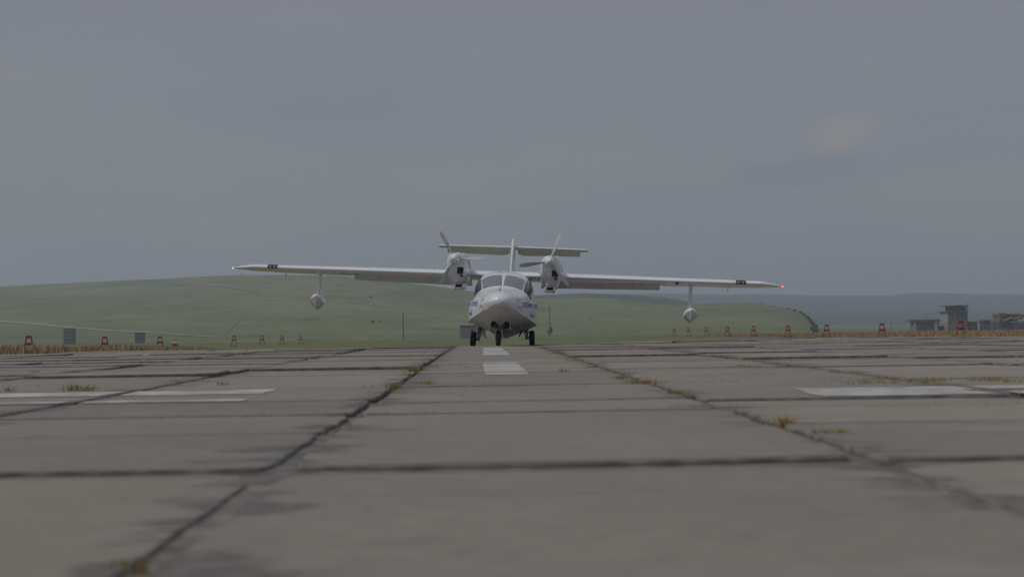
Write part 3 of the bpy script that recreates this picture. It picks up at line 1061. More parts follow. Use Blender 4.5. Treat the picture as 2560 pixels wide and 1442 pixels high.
BLADE_ANG = {-1: (121, 241, 1), 1: (70, 190, 310)}
for sg in (-1, 1):
    nx = 1.245 * sg
    ys_ = sorted(set([q[0] for q in NS] + list(np.linspace(-1.2, 2.05, 26))))
    nac = MB().loft([[nac_pt(nx, y, 2 * math.pi * k / 32) for k in range(32)] for y in ys_]).build('engine_nacelle', M['white'], air, sharp=45)
    # seams of the cowl
    for y in (-.78, -.1):
        MB().tube([nac_pt(nx, y, 2 * math.pi * k / 32, .0005) for k in range(33)], .004, 4).build('cowl_seam', M['seam'], nac)
    # spinner + prop
    sx, sz = nx - .05, 2.215
    prop = empty('propeller', (sx, -1.30, sz)); prop.parent = air
    sp = MB().lathe((0, 0, 0), [(-.33, .003), (-.315, .022), (-.28, .052), (-.22, .088), (-.15, .118), (-.07, .138), (0, .148), (.03, .148), (.035, .10)], 'y', 28)
    sp.build('spinner', M['white'], prop, sharp=50)
    MB().lathe((0, 0, 0), [(-.004, .1492), (.004, .1496), (.01, .1492)], 'y', 28).build('spinner_ring', M['seam'], prop)
    for ang in BLADE_ANG[sg]:
        a = R(ang)
        er = Vector((math.cos(a), 0, math.sin(a))); et = Vector((-math.sin(a), 0, math.cos(a))); ey = Vector((0, 1, 0))
        rg = []
        for i in range(13):
            t = i / 12
            r_ = .10 + (.80 - .10) * t
            cw = (.026 + .046 * math.sin(min(1, t * 1.25) * math.pi * .58)) * (1 - .55 * max(0, (t - .8) / .2) ** 2)
            th = .020 * (1 - t) + .006
            tw = R(64 - 26 * t)
            ax1 = et * math.cos(tw) + ey * math.sin(tw)
            ax2 = er.cross(ax1)
            rg.append([er * r_ + ax1 * (cw * math.cos(2 * math.pi * k / 12)) + ax2 * (th * math.sin(2 * math.pi * k / 12)) for k in range(12)])
        MB().loft(rg).build('blade', M['blade'], prop, sharp=60)
    # carburettor intake: lip, dark throat
    def lip(name, cx, cz, w_, h_, r_, y_front, depth, wall=.012, y_skew=0.0):
        o_ = rounded(cx, cz, w_, h_, r_); i_ = rounded(cx, cz, w_ - 2 * wall, h_ - 2 * wall, max(r_ - wall, .004))
        zc0 = cz + h_ / 2
        def sk(z): return (zc0 - z) * y_skew
        rgs = [[(x, y_front + depth + sk(z), z) for x, z in o_], [(x, y_front + .006 + sk(z), z) for x, z in o_], [(x * .5 + xi * .5, y_front + sk(z), z * .5 + zi * .5) for (x, z), (xi, zi) in zip(o_, i_)],
               [(x, y_front + .008 + sk(z), z) for x, z in i_], [(x, y_front + .045 + sk(z), z) for x, z in i_]]
        return MB().loft(rgs, cap0=False, cap1=False).build(name, M['white'], nac, sharp=50), MB().add([(x, y_front + .040 + sk(z), z) for x, z in i_], [tuple(range(len(i_)))])
    l1, thr = lip('air_intake', nx + .10, 1.895, .185, .21, .055, -1.285, .30, .008, -0.62)
    thr.build('intake_throat', M['dark'], nac, smooth=False)
    l2, thr = lip('oval_intake', nx + .135, 1.765, .10, .06, .028, -1.235, .25, .007, -0.62)
    thr.build('intake_throat', M['dark'], nac, smooth=False)
    # chin cooler
    cox = .045 if sg < 0 else -.02
    ch = MB()
    rgs = []
    for (y, hw_, z0_, z1_) in ((-1.0, .125, 1.452, 1.56), (-.75, .14, 1.435, 1.58), (-.2, .15, 1.42, 1.6), (.35, .12, 1.44, 1.6)):
        rgs.append([(x, y, z) for x, z in rounded(nx + cox, (z0_ + z1_) / 2, hw_ * 2, z1_ - z0_, .03)])
    ch.loft(rgs, cap0=False).build('chin_cooler', M['white'], nac, sharp=50)
    q_ = [(x, -.96, z) for x, z in rounded(nx + cox, 1.506, .18, .082, .012)]
    o_ = [(x, -1.0, z) for x, z in rounded(nx + cox, 1.506, .25, .108, .03)]
    i2 = [(x, -.998, z) for x, z in rounded(nx + cox, 1.506, .18, .082, .012)]
    MB().loft([o_, i2, q_], cap0=False, cap1=False).build('cooler_rim', M['white'], nac, sharp=30)
    MB().add(q_, [tuple(range(len(q_)))]).build('cooler_core', M['dark'], nac, smooth=False)
    dx_ = -.06 if sg < 0 else .08
    MB().tube([(nx + dx_, -.8, 1.46), (nx + dx_, -.82, 1.395)], .011, 7).build('drain_pipe', M['dark'], nac)
    # cylinder-head scoops beside the spinner
    for (ax, az, rr2, yy) in ((.155, 2.345, .036, -1.02), (-.205, 2.26, .034, -1.04) if sg > 0 else (-.295, 2.03, .022, -.85)):
        MB().lathe((nx + ax, yy, az), [(.0, rr2), (.0, rr2 + .008), (.03, rr2 + .012), (.2, rr2 + .012), (.4, .01)], 'y', 16).build('cylinder_scoop', M['white'], nac, sharp=40)
        MB().lathe((nx + ax, yy + .003, az), [(-.002, .001), (0, rr2 + .001)], 'y', 16).build('scoop_throat', M['dark'], nac, smooth=False)
    MB().tube([nac_pt(nx, -.45, R(8), .004), nac_pt(nx, -.45, R(30), .004), nac_pt(nx, -.45, R(55), .004)], .009, 6).build('exhaust_slot', M['dark'], nac)
    if sg > 0:
        MB().lathe((nx - .31, -.45, 1.97), [(-.2, .012), (-.1, .035), (.1, .045), (.4, .03)], 'y', 14).build('side_blister', M['white'], nac)

# --- tail
fin_r, rud_r = [], []
for i in range(11):
    t = i / 10
    z = 1.78 + (3.30 - 1.78) * t
    yl, yt_ = 4.55 + 1.62 * t, 6.72 + .12 * t
    th = .098 - .020 * t
    if i == 10: th *= .5; yl += .1
    ring = []
    for k in range(20):
        a = 2 * math.pi * k / 20
        q = (1 - math.cos(a)) / 2
        ring.append((th * math.sin(a) * (1 - .35 * q), yl + (yt_ - yl) * q, z))
    fin_r.append(ring)
    c_ = .62 - .18 * t
    rud = []
    for (q, hx_) in ((0, .05), (.4, .035), (1, .004), (1, -.004), (.4, -.035), (0, -.05)):
        an = R(12)
        rud.append((hx_ * th / .07 * math.cos(an) - q * c_ * math.sin(an), yt_ + .015 + q * c_ * math.cos(an), z + .02))
    if t < .82: rud_r.append(rud)
MB().loft(fin_r).build('fin', M['white'], air, sharp=50)
MB().loft(rud_r).build('rudder', M['white'], air, sharp=40)
MB().tube([(0, 6.5, 3.29), (0, 6.52, 3.37)], .006, 5).build('tail_aerial', M['dark'], air)
TU, TL = foil(0, cam_=0.0, th=0.10)
tl_r = []
TAILZ = 3.0
for x in np.linspace(-2.40, 2.40, 13):
    c_ = 1.12 - .10 * abs(x)
    hor = abs(x) > 2.19
    tl_r.append(wing_sec(x, 0, .50, c=c_, y_le=6.15 + .12 * abs(x), z_le=TAILZ, inc=R(1.5), tabs=(TU, TL)))
MB().loft(tl_r).build('tailplane', M['white'], air, sharp=40)
for sg in (-1, 1):
    rr_ = []
    for x, f1 in ((.13, .80), (.30, .999), (1.2, .999), (2.17, .999)):
        c_ = 1.12 - .10 * x
        rr_.append(wing_sec(sg * x, .52, f1, R(21), c=c_, y_le=6.15 + .12 * x, z_le=TAILZ, inc=R(1.5), tabs=(TU, TL)))
    MB().loft(rr_).build('elevator', M['white'], air, sharp=40)
    MB().lathe((sg * .2, 6.8, TAILZ - .16), [(-.02, .012), (.02, .012)], 'x', 8).build('elevator_hinge', M['dark'], air)

# --- landing gear
def wheel(cx, cy, cz, r_, w_, camber=0.0, name='wheel'):
    o = empty(name, (cx, cy, cz)); o.parent = air
    o.rotation_euler = (0, camber, 0)
    h = w_ / 2
    MB().lathe((0, 0, 0), [(-h * .72, r_ * .52), (-h * .95, r_ * .68), (-h, r_ * .82), (-h * .8, r_ * .95), (-h * .4, r_), (0, r_ * 1.005), (h * .4, r_), (h * .8, r_ * .95), (h, r_ * .82), (h * .95, r_ * .68), (h * .72, r_ * .52)], 'x', 32).build('tyre', M['rubber'], o, sharp=40)
    for q in (-.35, 0, .35):
        MB().lathe((h * q * 1.2, 0, 0), [(-.004, r_ * 1.000), (0, r_ * 1.008), (.004, r_ * 1.000)], 'x', 32).build('tread_rib', M['rubber'], o)
    MB().lathe((0, 0, 0), [(-h * .75, .02), (-h * .7, r_ * .5), (h * .7, r_ * .5), (h * .75, .02)], 'x', 24).build('rim', M['gearpaint'], o, sharp=30)
    return o


for sg in (-1, 1):
    x, y = (-.872 if sg < 0 else .768), 1.0
    # the aircraft leans, so the legs are compressed unevenly: both tyres rest on the slabs
    wp = AP + AM @ Vector((x, y, 0))
    gzl = (gz(wp.x, wp.y) - (AM @ Vector((x, y, 0))).z - AP.z) / math.cos(LEAN)
    cz = gzl + .208
    wheel(x, y, cz, .208, .155, R(3.0) * -sg, 'main_wheel')
    xi = x - sg * .155
    leg = MB().tube([(xi + sg * .0, y - .02, .60), (xi + sg * .01, y - .02, cz + .12)], .048, 12).build('main_leg', M['gearpaint'], air)
    MB().tube([(xi + sg * .01, y - .02, cz + .16), (xi + sg * .015, y, cz - .03)], .030, 10).build('oleo', M['steel'], leg)
    MB().tube([(xi - sg * .02, y, cz), (x - sg * .02, y, cz)], .028, 10).build('axle', M['steel'], leg)
    MB().box((xi - sg * .0, y - .07, cz + .08), (.03, .04, .20)).box((xi, y - .09, cz - .02), (.09, .05, .05)).build('torque_link', M['gearpaint'], leg)
    MB().tube([(xi - sg * .05, y - .03, .56), (xi - sg * .06, y - .03, cz + .10), (xi + sg * .0, y - .04, cz + .02)], .016, 7).build('brake_hose', M['dark'], leg)
    br = M['redbrown'] if sg > 0 else M['grey_hullshade']
    MB().tube([(xi - sg * .10, y - .05, .50), (xi - sg * .20, y - .10, cz + .02)], [.030, .020], 8).build('side_brace', br, air)
    MB().tube([(xi - sg * .06, y - .05, .52), (xi - sg * .13, y - .10, cz + .10)], [.020, .016], 8).build('brace_jack', M['steel'], air)
    # bay opening under the hull and its door
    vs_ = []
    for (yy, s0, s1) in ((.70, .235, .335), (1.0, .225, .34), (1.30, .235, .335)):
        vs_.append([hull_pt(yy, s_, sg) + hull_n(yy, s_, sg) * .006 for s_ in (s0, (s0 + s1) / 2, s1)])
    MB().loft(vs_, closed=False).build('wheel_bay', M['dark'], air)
# nose gear
nwx, nwy = -.04, -2.30
wp = AP + AM @ Vector((nwx, nwy, 0))
ncz = (gz(wp.x, wp.y) - (AM @ Vector((nwx, nwy, 0))).z - AP.z) / math.cos(LEAN) + .198
wheel(nwx, nwy, ncz, .198, .125, 0, 'nose_wheel')
nl = MB().tube([(0 + nwx * .5, nwy + .12, .50), (nwx, nwy + .05, ncz + .21)], .034, 10).build('nose_leg', M['gearpaint'], air)
for sg in (-1, 1):
    MB().tube([(nwx + sg * .03, nwy + .05, ncz + .225), (nwx + sg * .082, nwy + .04, ncz + .19), (nwx + sg * .086, nwy, ncz - .02)], [.018, .018, .02], 8).build('fork_arm', M['grey_hullshade'], nl)
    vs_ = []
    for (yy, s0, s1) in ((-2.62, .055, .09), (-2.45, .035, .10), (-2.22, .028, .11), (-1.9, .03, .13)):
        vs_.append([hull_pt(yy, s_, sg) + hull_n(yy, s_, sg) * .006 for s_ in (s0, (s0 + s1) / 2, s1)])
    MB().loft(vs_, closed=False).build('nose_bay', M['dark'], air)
    MB().tube([(sg * .16, nwy + .1, .52), (sg * .12, nwy - .02, .49), (nwx + sg * .04, nwy + .08, .44)], .013, 7).build('drag_strut', M['steel'], air)
    MB().tube([(sg * .10, nwy - .1, .57), (sg * .13, nwy - .06, .47)], .010, 6).build('bay_rod', M['steel'], air)
    dr = [[Vector((sg * (.235 + .02 * q), y, .60 - .17 * q - .06 * q * q)) + Vector((sg * w_, 0, 0)) for q in np.linspace(0, 1, 6)] for y, w_ in ((-2.5, 0), (-2.2, .01), (-1.95, 0))]
    d2 = [[p + Vector((sg * .012, 0, 0)) for p in r_] for r_ in dr]
    mbd = MB(); mbd.loft([a + b_[::-1] for a, b_ in zip(dr, d2)]); mbd.build('nose_gear_door', M['grey_hullshade'], air, sharp=40)

# ------------------------------------------------------------------ runway markers
def make_marker():
    root = empty('runway_marker')
    H, wb, wt = 0.86, .47, .17

    def hw(z): return (wb + (wt - wb) * (z / H) ** 0.85) / 2
    def band(z0, z1, name, ma, grow=.012):
        mb = MB(); h0, h1 = hw(z0) + grow, hw(z1) + grow
        mb.loft([[(sx * h, sy * h * .55, z) for sx, sy in ((-1, -1), (1, -1), (1, 1), (-1, 1))] for z, h in ((z0, h0), (z1, h1))])
        return mb.build(name, ma, root, smooth=False)
    band(.745, .86, 'cap', M['markerred'])
    band(.43, .55, 'band', M['markerred'])
    for sx in (-1, 1):
        for sy in (-1, 1):
            MB().tube([(sx * hw(z), sy * hw(z) * .55, z) for z in (0.0, .2, .42, .6, .75)], .013, 6).build('leg', M['markerred'], root)
    rl = MB()
    h = hw(0.03)
    for sy in (-1, 1): rl.box((0, sy * h * .55, .03), (2 * h, .035, .04))
    for sx in (-1, 1): rl.box((sx * h, 0, .03), (.035, 2 * h * .55 - .04, .04))
    rl.build('base_rail', M['markerred'], root, smooth=False)
    return root


def children(o): return [c for c in bpy.data.objects if c.parent == o]


def copy_tree(o, parent=None, kids=None):
    c = o.copy(); COL.objects.link(c)
    if parent is not None: c.parent = parent
    for ch in (kids if kids is not None else children(o)): copy_tree(ch, c, [])
    return c


MK = [  # px, side X, label
    (72, -17.0, 'red frame marker deep in the dry grass, leftmost of all the markers'),
    (262, -17.0, 'red frame marker in dry grass right of the taller left blue-grey block'),
    (400, -17.0, 'red frame marker in dry grass just right of the lower left blue-grey block'),
    (585, -17.0, 'small red frame marker in the open under the left wing tip'),
    (655, -17.0, 'second small red marker right of the left wing tip light, well short of the float'),
    (705, -17.0, 'small red marker next to last before the left wing float'),
    (752, -17.0, 'last and smallest red marker just left below the left wing float'),
    (1686, 18.9, 'smallest red marker of the right row, just left below the right wing float'),
    (1721, 18.9, 'slim red marker straight below the right wing float'),
    (1766, 18.9, 'slim red frame marker first to the right of the right wing float'),
    (1819, 18.9, 'red frame marker second to the right of the right wing float'),
    (1884, 18.9, 'red frame marker on the meadow below the right wing lamp panel'),
    (1970, 18.9, 'red frame marker on the meadow under the red wing tip light'),
    (2067, 18.9, 'red frame marker just right of the hill end, clear of the wing'),
    (2205, 18.9, 'tall red frame marker left of the flat roofed hut'),
    (2402, 18.9, 'largest red frame marker, standing in front of the ruined tower')]
proto = make_marker()
pk = children(proto)
for i, (px, X, lab) in enumerate(MK):
    v = ray(px, 830)
    Y = X / (v.x / v.y)
    o = proto if i == 0 else copy_tree(proto, None, pk)
    o.location = (X, Y, gz(X, Y) - 0.09)
    o.scale = (.9, .9, .86)
    o.rotation_euler = (0, 0, random.uniform(-.12, .12))
    tag(o, lab, 'runway marker', 'red frame markers along the runway edges')
# the odd red and white one in the left grass
ww = empty('striped_marker', (-15.6, 15.6 / -(ray(437, 830).x / ray(437, 830).y), 0))
ww.location.z = gz(-15.6, ww.location.y) - .09
for z0, z1, ma in ((0, .22, 'markerwhite'), (.22, .36, 'markerred'), (.36, .52, 'markerwhite')):
    MB().loft([[(sx * (.15 - .13 * z), sy * .1, z) for sx, sy in ((-1, -1), (1, -1), (1, 1), (-1, 1))] for z in (z0, z1)]).build('stripe_band', M[ma], ww, smooth=False)
MB().box((0, 0, .54), (.13, .12, .04)).build('cap', M['markerred'], ww, smooth=False)
tag(ww, 'small white and red striped marker at the end of the left dry grass', 'runway marker')

# ------------------------------------------------------------------ far structures
def ground_at(px, Y):
    p = at(px, 830, Y); return Vector((p.x, Y, gz(p.x, Y) - .1))


def zpx(py, px, Y): return at(px, py, Y).z


def block(px0, px1, py_top, Y, name, label, cat, ma, dep=2.5):
    a, c = at(px0, py_top, Y), at(px1, py_top, Y)
    gz_ = gz(a.x, Y) - .1
    root = empty(name, ((a.x + c.x) / 2, Y, gz_))
    W_, H_ = c.x - a.x, a.z - gz_
    MB().box((0, 0, H_ / 2), (W_, dep, H_)).build('body', ma, root, smooth=False)
    for i in range(1, 5):
        MB().box((0, -dep / 2 - .03, H_ * i / 5), (W_ * .98, .08, .12)).build('rib', M['darkconcrete'], root, smooth=False)
    MB().box((0, 0, H_ + .1), (W_ * 1.04, dep * 1.05, .2)).build('top_slab', M['darkconcrete'], root, smooth=False)
    return tag(root, label, cat)


block(162, 186, 823, 380, 'concrete_block', 'taller blue-grey block behind the left dry grass', 'block', M['bluegrey'])
block(340, 360, 833, 380, 'concrete_block', 'lower blue-grey block behind the left dry grass, nearer the plane', 'block', M['bluegrey'])


# blue-grey cabin trailer half hidden behind the left main wheel
a, c = at(1150, 815, 330), at(1192, 815, 330)
zg = gz(a.x, 330) - .1
tr_ = empty('site_cabin', ((a.x + c.x) / 2, 330, zg))
W_, H_ = c.x - a.x, a.z - zg
MB().box((0, 0, H_ * .55), (W_, 2.4, H_ * .9)).build('body', M['bluegrey'], tr_, smooth=False)
MB().box((0, 0, H_ * 1.02), (W_ * 1.05, 2.6, H_ * .06)).build('roof', M['darkconcrete'], tr_, smooth=False)
MB().box((-W_ * .22, -1.22, H_ * .62), (W_ * .2, .06, H_ * .22)).build('window', M['glass'], tr_, smooth=False)
MB().box((W_ * .2, -1.22, H_ * .5), (W_ * .18, .06, H_ * .6)).build('door', M['darkconcrete'], tr_, smooth=False)
tag(tr_, 'hazy blue-grey cabin partly behind the left main wheel', 'cabin')


def pole(px, py_top, Y, rad, label, head=None):
    g_ = ground_at(px, Y)
    root = empty('utility_pole', g_)
    H_ = zpx(py_top, px, Y) - g_.z
    MB().tube([(0, 0, 0), (0, 0, H_)], [rad, rad * .8], 10).build('shaft', M['pole'], root)
    MB().box((0, 0, H_ + .06), (rad * 2.2, rad * 2.2, .14)).build('cap', M['pole'], root, smooth=False)
    if head:
        MB().lathe((0, 0, zpx(824, px, Y) - g_.z), [(-.85, .3), (-.75, .68), (0, .78), (.75, .68), (.9, .2)], 'z', 14).build('drum', M['bluegrey'], root, sharp=40)
        MB().box((0, -.1, H_ + .1), (.35, .35, .25)).build('lamp_head', M['plaster_and_sun'], root, smooth=False)
    return tag(root, label, 'pole')


pole(1008, 783, 260, .14, 'tall plain grey pole on the meadow left of the aircraft')
pole(1374, 768, 330, .17, 'grey pole with a blue-grey drum at its foot, right of the aircraft', True)
pole(2229, 806, 300, .09, 'thin leaning pole left of the flat roofed hut')

# ruined airfield buildings on the right
BY = 520.0


def P2(px, py, Y=BY): return at(px, py, Y)


def bbox_px(mb, px0, px1, py0, py1, Y, dep, zbot=None):
    a, c = P2(px0, py0, Y), P2(px1, py1, Y)
    z0 = c.z if zbot is None else zbot
    mb.box(((a.x + c.x) / 2, Y + dep / 2, (a.z + z0) / 2), (c.x - a.x, dep, a.z - z0))
    return mb


GZB = gz(150, BY) - .1


def rooted(name, px, Y, label, cat):
    o = empty(name, (P2(px, 830, Y).x, Y, GZB))
    return tag(o, label, cat)


def part(root, name, mb, ma, **k):
    o = mb.build(name, ma, root, **k)
    o.matrix_parent_inverse = Matrix.Translation(-root.location)
    return o


hut = rooted('flat_roofed_hut', 2316, BY, 'low grey hut with flat overhanging roof left of the ruined tower', 'hut')
part(hut, 'wall', bbox_px(MB(), 2289.5, 2349, 803, 832, BY, 7, GZB), M['oldconcrete'], smooth=False)
part(hut, 'roof', bbox_px(MB(), 2286, 2351.5, 799, 803.2, BY - .6, 8.5), M['darkconcrete'], smooth=False)
for x0, x1 in ((2300, 2307), (2310, 2318), (2322, 2333)):
    part(hut, 'window', bbox_px(MB(), x0, x1, 808, 822, BY - .15, .3), M['darkconcrete'], smooth=False)
part(hut, 'pilaster', bbox_px(MB(), 2336, 2345, 803.5, 830, BY - .3, .35, GZB), M['plaster_and_sun'], smooth=False)
part(hut, 'corner_pier', bbox_px(MB(), 2288, 2290.5, 803.5, 830, BY - .3, 1, GZB), M['plaster_and_sun'], smooth=False)
a = P2(2320, 799); part(hut, 'aerial', MB().tube([(a.x, BY + 2, a.z), (a.x, BY + 2, P2(2320, 788).z)], .06, 6), M['rust'])
an = rooted('annex_shed', 2354, BY, 'small dark shed between the hut and the tower', 'shed')
part(an, 'wall', bbox_px(MB(), 2351.5, 2360, 816, 832, BY + 1.5, 5, GZB), M['darkconcrete'], smooth=False)
part(an, 'roof', bbox_px(MB(), 2350, 2361, 814.6, 816.2, BY + 1.2, 5.5), M['oldconcrete'], smooth=False)

tw = rooted('ruined_tower', 2393, BY, 'ruined concrete control tower with a skeletal slanted-mullion top floor', 'tower')
part(tw, 'wall', bbox_px(MB(), 2372, 2420, 782, 832, BY, 8, GZB), M['oldconcrete'], smooth=False)
part(tw, 'painted_sunlit_edge', bbox_px(MB(), 2368.5, 2372.3, 779, 832, BY - .2, 8, GZB), M['plaster_and_sun'], smooth=False)  # strip added in a pale colour for sun on the left edge
part(tw, 'buttress', bbox_px(MB(), 2363, 2371, 806, 832, BY - .4, 5, GZB), M['plaster_and_sun'], smooth=False)
part(tw, 'balcony_slab', bbox_px(MB(), 2368, 2421, 778, 781.7, BY - .8, 10), M['darkconcrete'], smooth=False)
part(tw, 'roof', bbox_px(MB(), 2369, 2420.5, 763.5, 765.5, BY - .3, 8.6), M['darkconcrete'], smooth=False)
part(tw, 'inner_core', bbox_px(MB(), 2374, 2416, 765.5, 778, BY + 1.6, 5), M['darkconcrete'], smooth=False)
part(tw, 'roof_rubble', bbox_px(MB(), 2396, 2406, 761.6, 763.6, BY + .5, 3), M['oldconcrete'], smooth=False)
for i in range(13):
    xb = 2373 + i * 3.7
    for Yd in (BY + .2,):
        mb = MB(); p0, p1 = P2(xb, 778.2, Yd), P2(xb - 1.6 + .25 * i, 765.4, Yd)
        mb.tube([p0, p1], .17, 4)
        part(tw, 'mullion', mb, M['oldconcrete'], smooth=False)
for px in (2368.5, 2419.5):
    p0 = P2(px, 781, BY + .1)
    part(tw, 'corner_post', MB().tube([(p0.x, BY + .4, p0.z), (p0.x, BY + .4, P2(px, 757).z)], .14, 6), M['rust'])
for x0, x1, y0_, y1_ in ((2374, 2378, 785, 794), (2384, 2388, 783, 793)):
    part(tw, 'window', bbox_px(MB(), x0, x1, y0_, y1_, BY - .12, .2), M['lamp'], smooth=False)
part(tw, 'window', bbox_px(MB(), 2379, 2382, 784, 794, BY - .12, .2), M['darkconcrete'], smooth=False)

wg = rooted('low_wing_building', 2432, BY, 'low dark windowless building attached right of the ruined tower', 'building')
part(wg, 'wall', bbox_px(MB(), 2421.5, 2444, 805.5, 832, BY + 1, 6, GZB), M['darkconcrete'], smooth=False)
part(wg, 'roof', bbox_px(MB(), 2421.5, 2445.5, 803.5, 805.7, BY + .6, 7), M['oldconcrete'], smooth=False)
bx_ = rooted('concrete_kiosk', 2467, BY, 'square dark kiosk standing alone between tower and collapsed hangar', 'kiosk')
part(bx_, 'wall', bbox_px(MB(), 2458.5, 2476.5, 801, 832, BY, 4, GZB), M['darkconcrete'], smooth=False)
part(bx_, 'roof', bbox_px(MB(), 2457.5, 2477.5, 799.2, 801.2, BY - .3, 4.6), M['oldconcrete'], smooth=False)
wr = rooted('slack_pipe', 2470, BY, 'slack pipe line strung from the low building past the kiosk to the hangar', 'pipe')
pts = [P2(x, y, BY + 2) for x, y in ((2444, 805), (2451, 807), (2458, 806), (2477, 807.5), (2487, 806), (2496, 802))]
part(wr, 'pipe', MB().tube(pts, .10, 6), M['rust'])
p_ = P2(2452.5, 806.5, BY + 2); part(wr, 'support', MB().tube([(p_.x, p_.y, GZB), p_], .1, 6), M['rust'])
p_ = P2(2488, 806, BY + 2); part(wr, 'support', MB().tube([(p_.x, p_.y, GZB), p_], .1, 6), M['rust'])

hg = rooted('collapsed_hangar', 2530, BY, 'collapsed hangar with tilted roof beams at the right picture edge', 'hangar')
part(hg, 'wall', bbox_px(MB(), 2496, 2530, 803, 832, BY, 9, GZB), M['darkconcrete'], smooth=False)
part(hg, 'wall', bbox_px(MB(), 2534, 2600, 806, 832, BY - 1, 8, GZB), M['darkconcrete'], smooth=False)
part(hg, 'upper_wall', bbox_px(MB(), 2499, 2545, 788, 803, BY + 1, 7), M['oldconcrete'], smooth=False)
for (xa, ya_, xb, yb_, r_) in ((2496, 783, 2560, 787, .45), (2497, 788, 2548, 784, .35), (2508, 803, 2532, 792, .4), (2530, 798, 2568, 789, .5), (2533, 806.5, 2600, 802, .4), (2500, 804, 2498, 784, .3), (2504, 800, 2500, 786, .25), (2552, 800, 2556, 786, .3)):
    part(hg, 'beam', MB().tube([P2(xa, ya_, BY - .6), P2(xb, yb_, BY - .9)], r_, 4), M['tanbeam'], smooth=False)
part(hg, 'gap', bbox_px(MB(), 2511, 2536, 795, 801, BY + .6, .5), M['dark'], smooth=False)
part(hg, 'sagging_roof', bbox_px(MB(), 2497, 2542, 783, 786, BY + .6, 7), M['oldconcrete'], smooth=False)


# ------------------------------------------------------------------ plants and small things on the hill
def bush_mesh(seed, n=170, mats='leafdark'):
    rr = random.Random(seed); mb = MB()
    lobes = [(rr.uniform(-.55, .55), rr.uniform(-.4, .4), rr.uniform(.3, .75), rr.uniform(.28, .5)) for _ in range(6)]
    for _ in range(n):
        lx, ly, lz, lr = rr.choice(lobes)
        d = Vector((rr.gauss(0, 1), rr.gauss(0, 1), rr.gauss(0, 1))).normalized() * lr * rr.uniform(.6, 1.05)
        c_ = Vector((lx, ly, max(.04, lz))) + d
        c_.z = max(c_.z, .03)
        a = Vector((rr.gauss(0, 1), rr.gauss(0, 1), rr.gauss(0, 1))).normalized()
        b_ = a.cross(Vector((rr.gauss(0, 1), rr.gauss(0, 1), rr.gauss(0, 1)))).normalized()
        s_ = rr.uniform(.09, .2)
        mb.add([c_ - a * s_, c_ + b_ * s_ * .6, c_ + a * s_, c_ - b_ * s_ * .6], [(0, 1, 2, 3)])
    return mb.mesh('bush', M[mats], smooth=False, fix=False)


BUSH = [bush_mesh(i) for i in range(4)]


def bush(px, py, wpx, hpx, label, group=None):
    p = on_hill(px, py + hpx * .45)
    o = bpy.data.objects.new('bush', random.choice(BUSH))
    s_ = p.y / F_PX
    o.location = (p.x, p.y, p.z - .1)
    o.scale = (wpx * s_ / 1.9, wpx * s_ / 1.9, hpx * s_ / 1.1)
    o.rotation_euler = (0, 0, random.uniform(0, 6))
    link(o)
    return tag(o, label, 'bush', group)


bush(930, 804, 13, 8, 'dark round bush on the open slope between the left float and the pole')
bush(949, 803, 7, 5, 'smaller dark bush right beside the round bush on the open slope')
bush(927, 742, 15, 5, 'flat dark bush high on the slope below the left flap')
bush(1475, 798, 8, 5, 'tiny dark bush on the slope right of the drum pole')
for nth, (x, y, w_, h_) in zip(('topmost flat', 'second', 'third', 'fourth', 'fifth', 'sixth', 'seventh', 'eighth', 'ninth', 'tenth', 'lowest'), ((1972, 771, 12, 4), (1988, 776, 16, 6), (2000, 781, 15, 8), (2010, 787, 14, 9), (2019, 794, 14, 10), (2026, 802, 14, 12), (2032, 810, 14, 13), (2038, 818, 14, 14), (2030, 822, 13, 12), (2044, 827, 13, 12), (2036, 830, 13, 11))):
    bush(x, y, w_, h_, nth + (' dark bush' if nth in ('topmost flat', 'lowest') else ' dark bush from the top') + ' down the steep right end of the hill', 'bushes down the steep end of the hill')

for px, py, wpx, lab in ((1921, 763, 11, 'longer white tank near the crest at the right end of the hill'), (1945, 766.5, 6, 'short white tank just below the crest at the right end of the hill')):
    p = on_hill(px, py + 1.2); s_ = p.y / F_PX
    t_ = empty('storage_tank', p)
    L_ = wpx * s_
    MB().lathe((0, 0, 1.5 * s_), [(-L_ / 2, .1 * s_), (-L_ / 2 + .3 * s_, 1.0 * s_), (-L_ / 2 + s_, 1.4 * s_), (L_ / 2 - s_, 1.4 * s_), (L_ / 2 - .3 * s_, 1.0 * s_), (L_ / 2, .1 * s_)], 'x', 14).build('shell', M['markerwhite'], t_)
    for q in (-.3, .3): MB().box((q * L_, 0, .2 * s_), (.12 * L_, 1.6 * s_, 1.0 * s_)).build('saddle', M['darkconcrete'], t_, smooth=False)
    tag(t_, lab, 'tank')
p = on_hill(604, 689); q_ = empty('survey_post', p)
MB().tube([(0, 0, -.3), (0, 0, 2.2)], .25, 6).build('post', M['pole'], q_)
MB().box((0, 0, 2.2), (.8, .4, .6)).build('board', M['pole'], q_, smooth=False)
tag(q_, 'tiny post on the skyline of the hill near the left wing tip', 'post')


